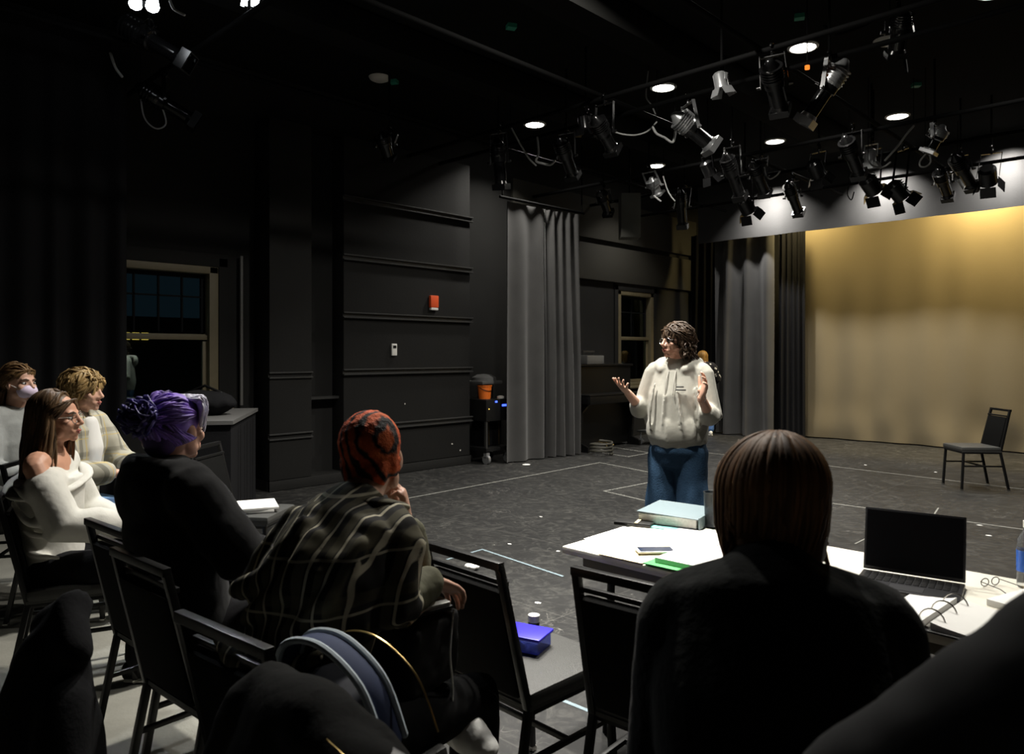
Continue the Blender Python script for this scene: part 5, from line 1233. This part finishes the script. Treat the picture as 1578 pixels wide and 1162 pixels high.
for k in 'rl': shoe(J, k, p8, M_frame)
C8 = J['head']; mb = MB(); hair_cap(mb, C8, HM, 1.02, (((0, -.06, -.05), (.082, .05, .09)),))
locks(mb, C8, HM, 420, lambda t, r: PI+t*1.95, lambda th: .135, 31, wv=.004, wfreq=16, phi1=1.6, width=.0072, inward=.25, rx=.092, ry=.108, rz=.096, part=.02)
swept(mb, C8, HM, 80, 33, lambda a, r: V(math.copysign(.088, a), r.uniform(-.06, 0), r.uniform(-.10, .0)), width=.0075, curl=.001)
mb.build('hair', hairmat('straight_brown_hair', (.25, .125, .048), .5, .55), p8, True, 180)

# ---- 9. neighbour cut by the lower right corner
p9 = person((.155, .975), (-.695, .719), 'person in a dark grey top, only a sleeve showing in the lower right corner')
J = standing(.19, 1.62); J['sh_l'] = V(-.225, .06, 1.275); J['el_l'] = V(-.46, .12, 1.06); J['wr_l'] = V(-.36, .34, .98); HM = rotm(0, 0)
J['sh_r'] = V(.2, .02, 1.29)
body(J, p9, HM, ((0, .3, -1), (-1, 0, 0)), ((.5, .8, 0), (0, 0, -1)), voxel=.008)
top(J, p9, 'grey_top', mat('charcoal_jersey', (.045, .045, .046), .9, spec=.15), [(.2, .15), (.2, .15), (.21, .15), (.2, .12)], (.085, .078, .06), voxel=.013)
bottoms(J, p9, 'trousers', M_vdark)
for k in 'rl': shoe(J, k, p9, M_frame)
mb = MB(); hair_cap(mb, J['head'], HM, 1.05); mb.build('hair', hm, p9, True, 180)

# ================================================================== bags and coats among the chairs
o = empty('draped_jacket', (-1.13, .70, -.08), 0, 'dark jacket draped over a chair back at the bottom centre', 'jacket')
mb = MB()
mb.tube([V(-.24, .02, .93), V(0, .0, .955), V(.17, -.01, .92)], [.062, .07, .062], 14)
for s in (-1, 1):
    e_ = .24 if s < 0 else .17
    mb.tube([V(s*.1, -.02, .93), V(s*.13, -.09, .75), V(s*.14, -.11, .52)], [(.12, .05), (.15, .05), (.16, .04)], 16, side=(1, 0, 0)); mb.tube([V(s*e_, .0, .92), V(s*(e_+.05), -.05, .74), V(s*(e_+.04), -.07, .56)], [.065, .06, .05], 14)
mb.tube([V(0, .05, .93), V(0, .09, .80), V(0, .10, .66)], [(.2, .03), (.2, .03), (.18, .03)], 16, side=(1, 0, 0))
mb.cloth('jacket_body', mat('charcoal_wool', (.014, .014, .0135), .95, bump=.3, bscale=30, spec=.12), o, voxel=.011, smooth=4, wr=(.008, 7, 7, 9))
MB().tube(spline([(.10, -.055, .99), (.17, -.06, .985), (.22, -.04, .95)], 5), .0015, 6).build('gold_zip', M_brass, o)
o = empty('backpack', (-1.385, .93, .44), .2, 'dark backpack with blue and white striped strap behind the draped jacket', 'backpack')
MB().box((-.04, 0, .19), (.22, .18, .38), bev=.07).cloth('pack_body', mat('navy_canvas', (.016, .018, .028), .8), o, voxel=.011, smooth=4, wr=(.012, 9, 9, 9))
M_pale = mat('pale_blue_webbing', (.60, .68, .74), .7); M_navy = mat('navy_webbing', (.03, .045, .11), .8)
arc = lambda r, h_, y, x0=0: spline([(x0-r, y, .34), (x0-r*.75, y-.01, .34+h_*.8), (x0, y-.015, .34+h_), (x0+r*.75, y-.01, .34+h_*.55), (x0+r*1.1, y, .30)], 6)
MB().tube(arc(.15, .13, -.05), [(.030, .006)]*25, 8, side=(0, 1, 0)).build('strap', M_navy, o)
s_ = [c for c in o.children if c.name.startswith('strap')][0]
for dy in (-.032, .032): MB().tube(arc(.151, .135, -.05+dy), [(.008, .008)]*25, 8, side=(0, 1, 0)).build('strap_edge', M_pale, s_)
MB().tube(arc(.15, .13, .03, .05), .0022, 6).build('gold_zip', M_brass, o)
o = tag(MB().tube([V(.02, .03, .80), V(.01, .02, .74), V(0, 0, .55), V(-.01, -.01, .30), V(0, -.02, .03)], [(.05, .04), (.09, .07), (.15, .13), (.20, .17), (.26, .22)], 22, side=(1, 0, 0), round_ends=False).tube([V(-.10, .0, .66), V(-.2, -.03, .45), V(-.26, -.05, .2)], [.07, .065, .055], 12).tube([V(.10, .0, .62), V(.22, -.03, .42), V(.26, -.06, .16)], [.07, .065, .055], 12).tube([V(-.08, .03, .75), V(.0, .05, .83), V(.09, .03, .73)], .05, 12).cloth('draped_coat', M_vdark, None, voxel=.014, smooth=3, wr=(.018, 7, 7, 3)), 'black coat hanging in a heap to the floor at the lower left, before the chairs', 'coat'); o.location = (-2.29, .58, 0)
